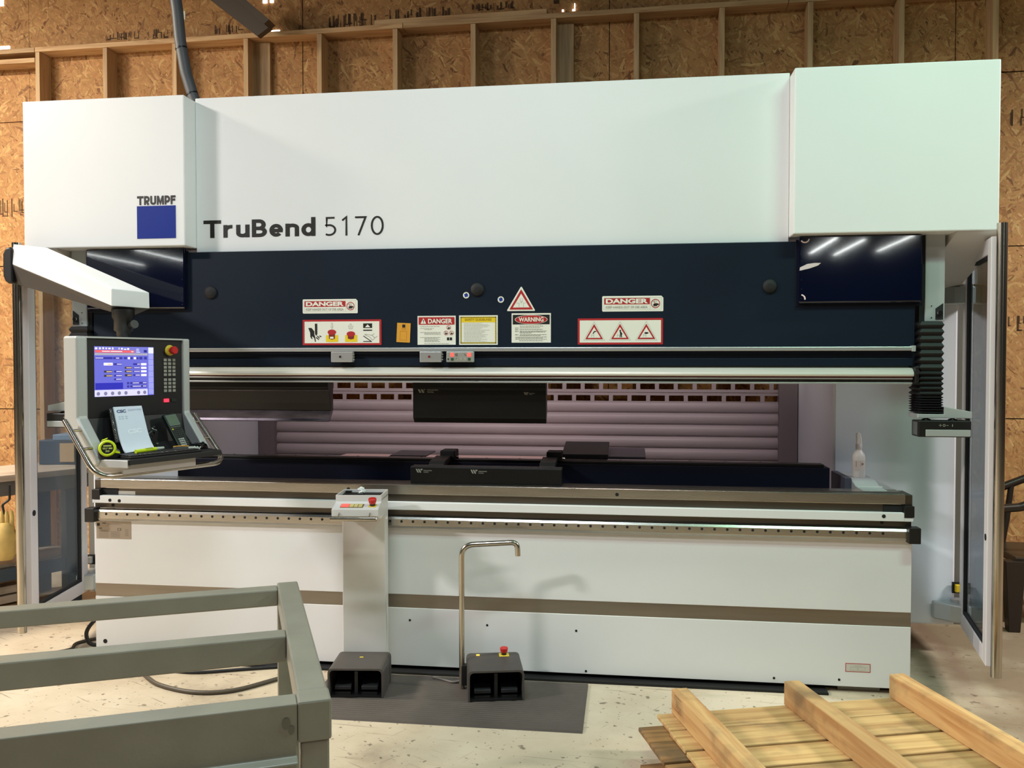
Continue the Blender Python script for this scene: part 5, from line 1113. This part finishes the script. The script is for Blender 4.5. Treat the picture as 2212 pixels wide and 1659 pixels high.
MB().lathe([(.045, .40), (.060, .43), (.062, .55), (.055, .60), (.030, .63)], (0, 0, 0), (0, 0, 1), 16).build('cuff', MG, t)
for i in range(4): MB().tube([(-.035 + i * .024, 0, .60), (-.04 + i * .027, -.005, .66), (-.04 + i * .026, 0, .70)], [.015, .014, .009], 10).build('finger', MG, t)
MB().tube([(.05, 0, .52), (.078, -.01, .58), (.082, -.01, .62)], [.018, .016, .010], 10).build('thumb', MG, t)
MB().tube(fillet([(.0, .0, .68), (-.01, 0, .74), (.03, 0, .77), (.03, .0, .86)], .02, 5), .007, 8).build('hook', M_BLACK, t)
t = thing('timber_stack', 'dark and pale boards stacked on the floor left of the door', 'timber', (-3.50, 0.30, 0.0), math.radians(61))
for i, (z_, m_) in enumerate(((.0, M_PD), (.06, M_BW), (.12, M_BW), (.19, M_PD), (.25, M_PD))): bx('board', m_, (-.9, .62 - i * .02, -.08 + i * .01, .12, z_, z_ + .05), t, .003)
# dark chair at the right edge
ch = thing('armchair', 'dark brown moulded armchair at the right edge by the wall', 'chair', (3.36, 1.37, 0.0), 0.0)
M_CH = mat('chair_brown', (46, 36, 30), .35, .2)
MB().prism([(-.30, .425), (-.28, .45), (.24, .44), (.26, .42), (.24, .405), (-.28, .41)], -.25, .25, 'y').build('seat', M_CH, ch, .006)
for sx, lean in ((-1, 1), (1, -1)):
    for sy in (-1, 1):
        x_ = -.29 if sx < 0 else .25
        MB().loft([(x_ - .03, sy * .235 - .03, 0), (x_ + .035, sy * .235 - .03, 0), (x_ + .035, sy * .235 + .03, 0), (x_ - .03, sy * .235 + .03, 0)], [(x_ - .06, sy * .24 - .04, .43), (x_ + .055, sy * .24 - .04, .43), (x_ + .055, sy * .24 + .04, .43), (x_ - .06, sy * .24 + .04, .43)]).build('leg', M_CH, ch, .004)
for sy in (-1, 1):
    MB().tube(fillet([(.30, sy * .25, .88), (.0, sy * .26, .87), (-.16, sy * .265, .80), (-.27, sy * .265, .755), (-.37, sy * .265, .745)], .1, 6), [.026] * 24 if False else .026, 12).build('armrest', M_CH, ch)
    MB().tube([(-.10, sy * .258, .83), (-.13, sy * .25, .60), (-.17, sy * .24, .43)], [.018, .02, .028], 10).build('arm_post', M_CH, ch)
MB().loft([(.22, -.25, .44), (.26, -.25, .44), (.26, .25, .44), (.22, .25, .44)], [(.30, -.23, .90), (.33, -.23, .90), (.33, .23, .90), (.30, .23, .90)]).build('backrest', M_CH, ch, .01)
import OpenImageIO as oiio, numpy as np, sys
b=oiio.ImageBuf('/workdir/render_main.png');a=b.get_pixels(oiio.UINT8)[...,:3];H,W=a.shape[:2];s=W/2212
pts=dict(hoodL=(200,330),hoodM=(1000,330),hoodMR=(1500,330),hoodR=(1950,330),hoodRtop=(1950,170),baseL=(400,1200),baseM=(1300,1230),baseR=(1700,1230),baselow=(1400,1420),floorL=(300,1520),floorM=(1150,1610),floorR=(2060,1560),wallL=(25,700),wallTL=(280,160),wallTM=(920,130),wallTR=(1650,90),wallR=(2190,500),navy=(1300,590),tabletop=(650,1330),tablefront=(300,1600),sidepanel=(2020,1050),sidelav=(1930,900),shutter=(1400,910),pinkpanel=(1750,900),pinkL=(520,940),column=(790,1250),armfront=(140,590),pedtop=(790,1430),mat=(1000,1540),pallet=(1650,1580),stringer=(1560,1560),gloss=(1850,600),bgbeam=(1500,1030),steeltop=(1500,1078),osbUp=(280,40))
for n,(x,y) in pts.items():
    x,y=int(x*s),int(y*s);print(n,a[max(0,y-3):y+4,max(0,x-3):x+4].reshape(-1,3).mean(0).astype(int))
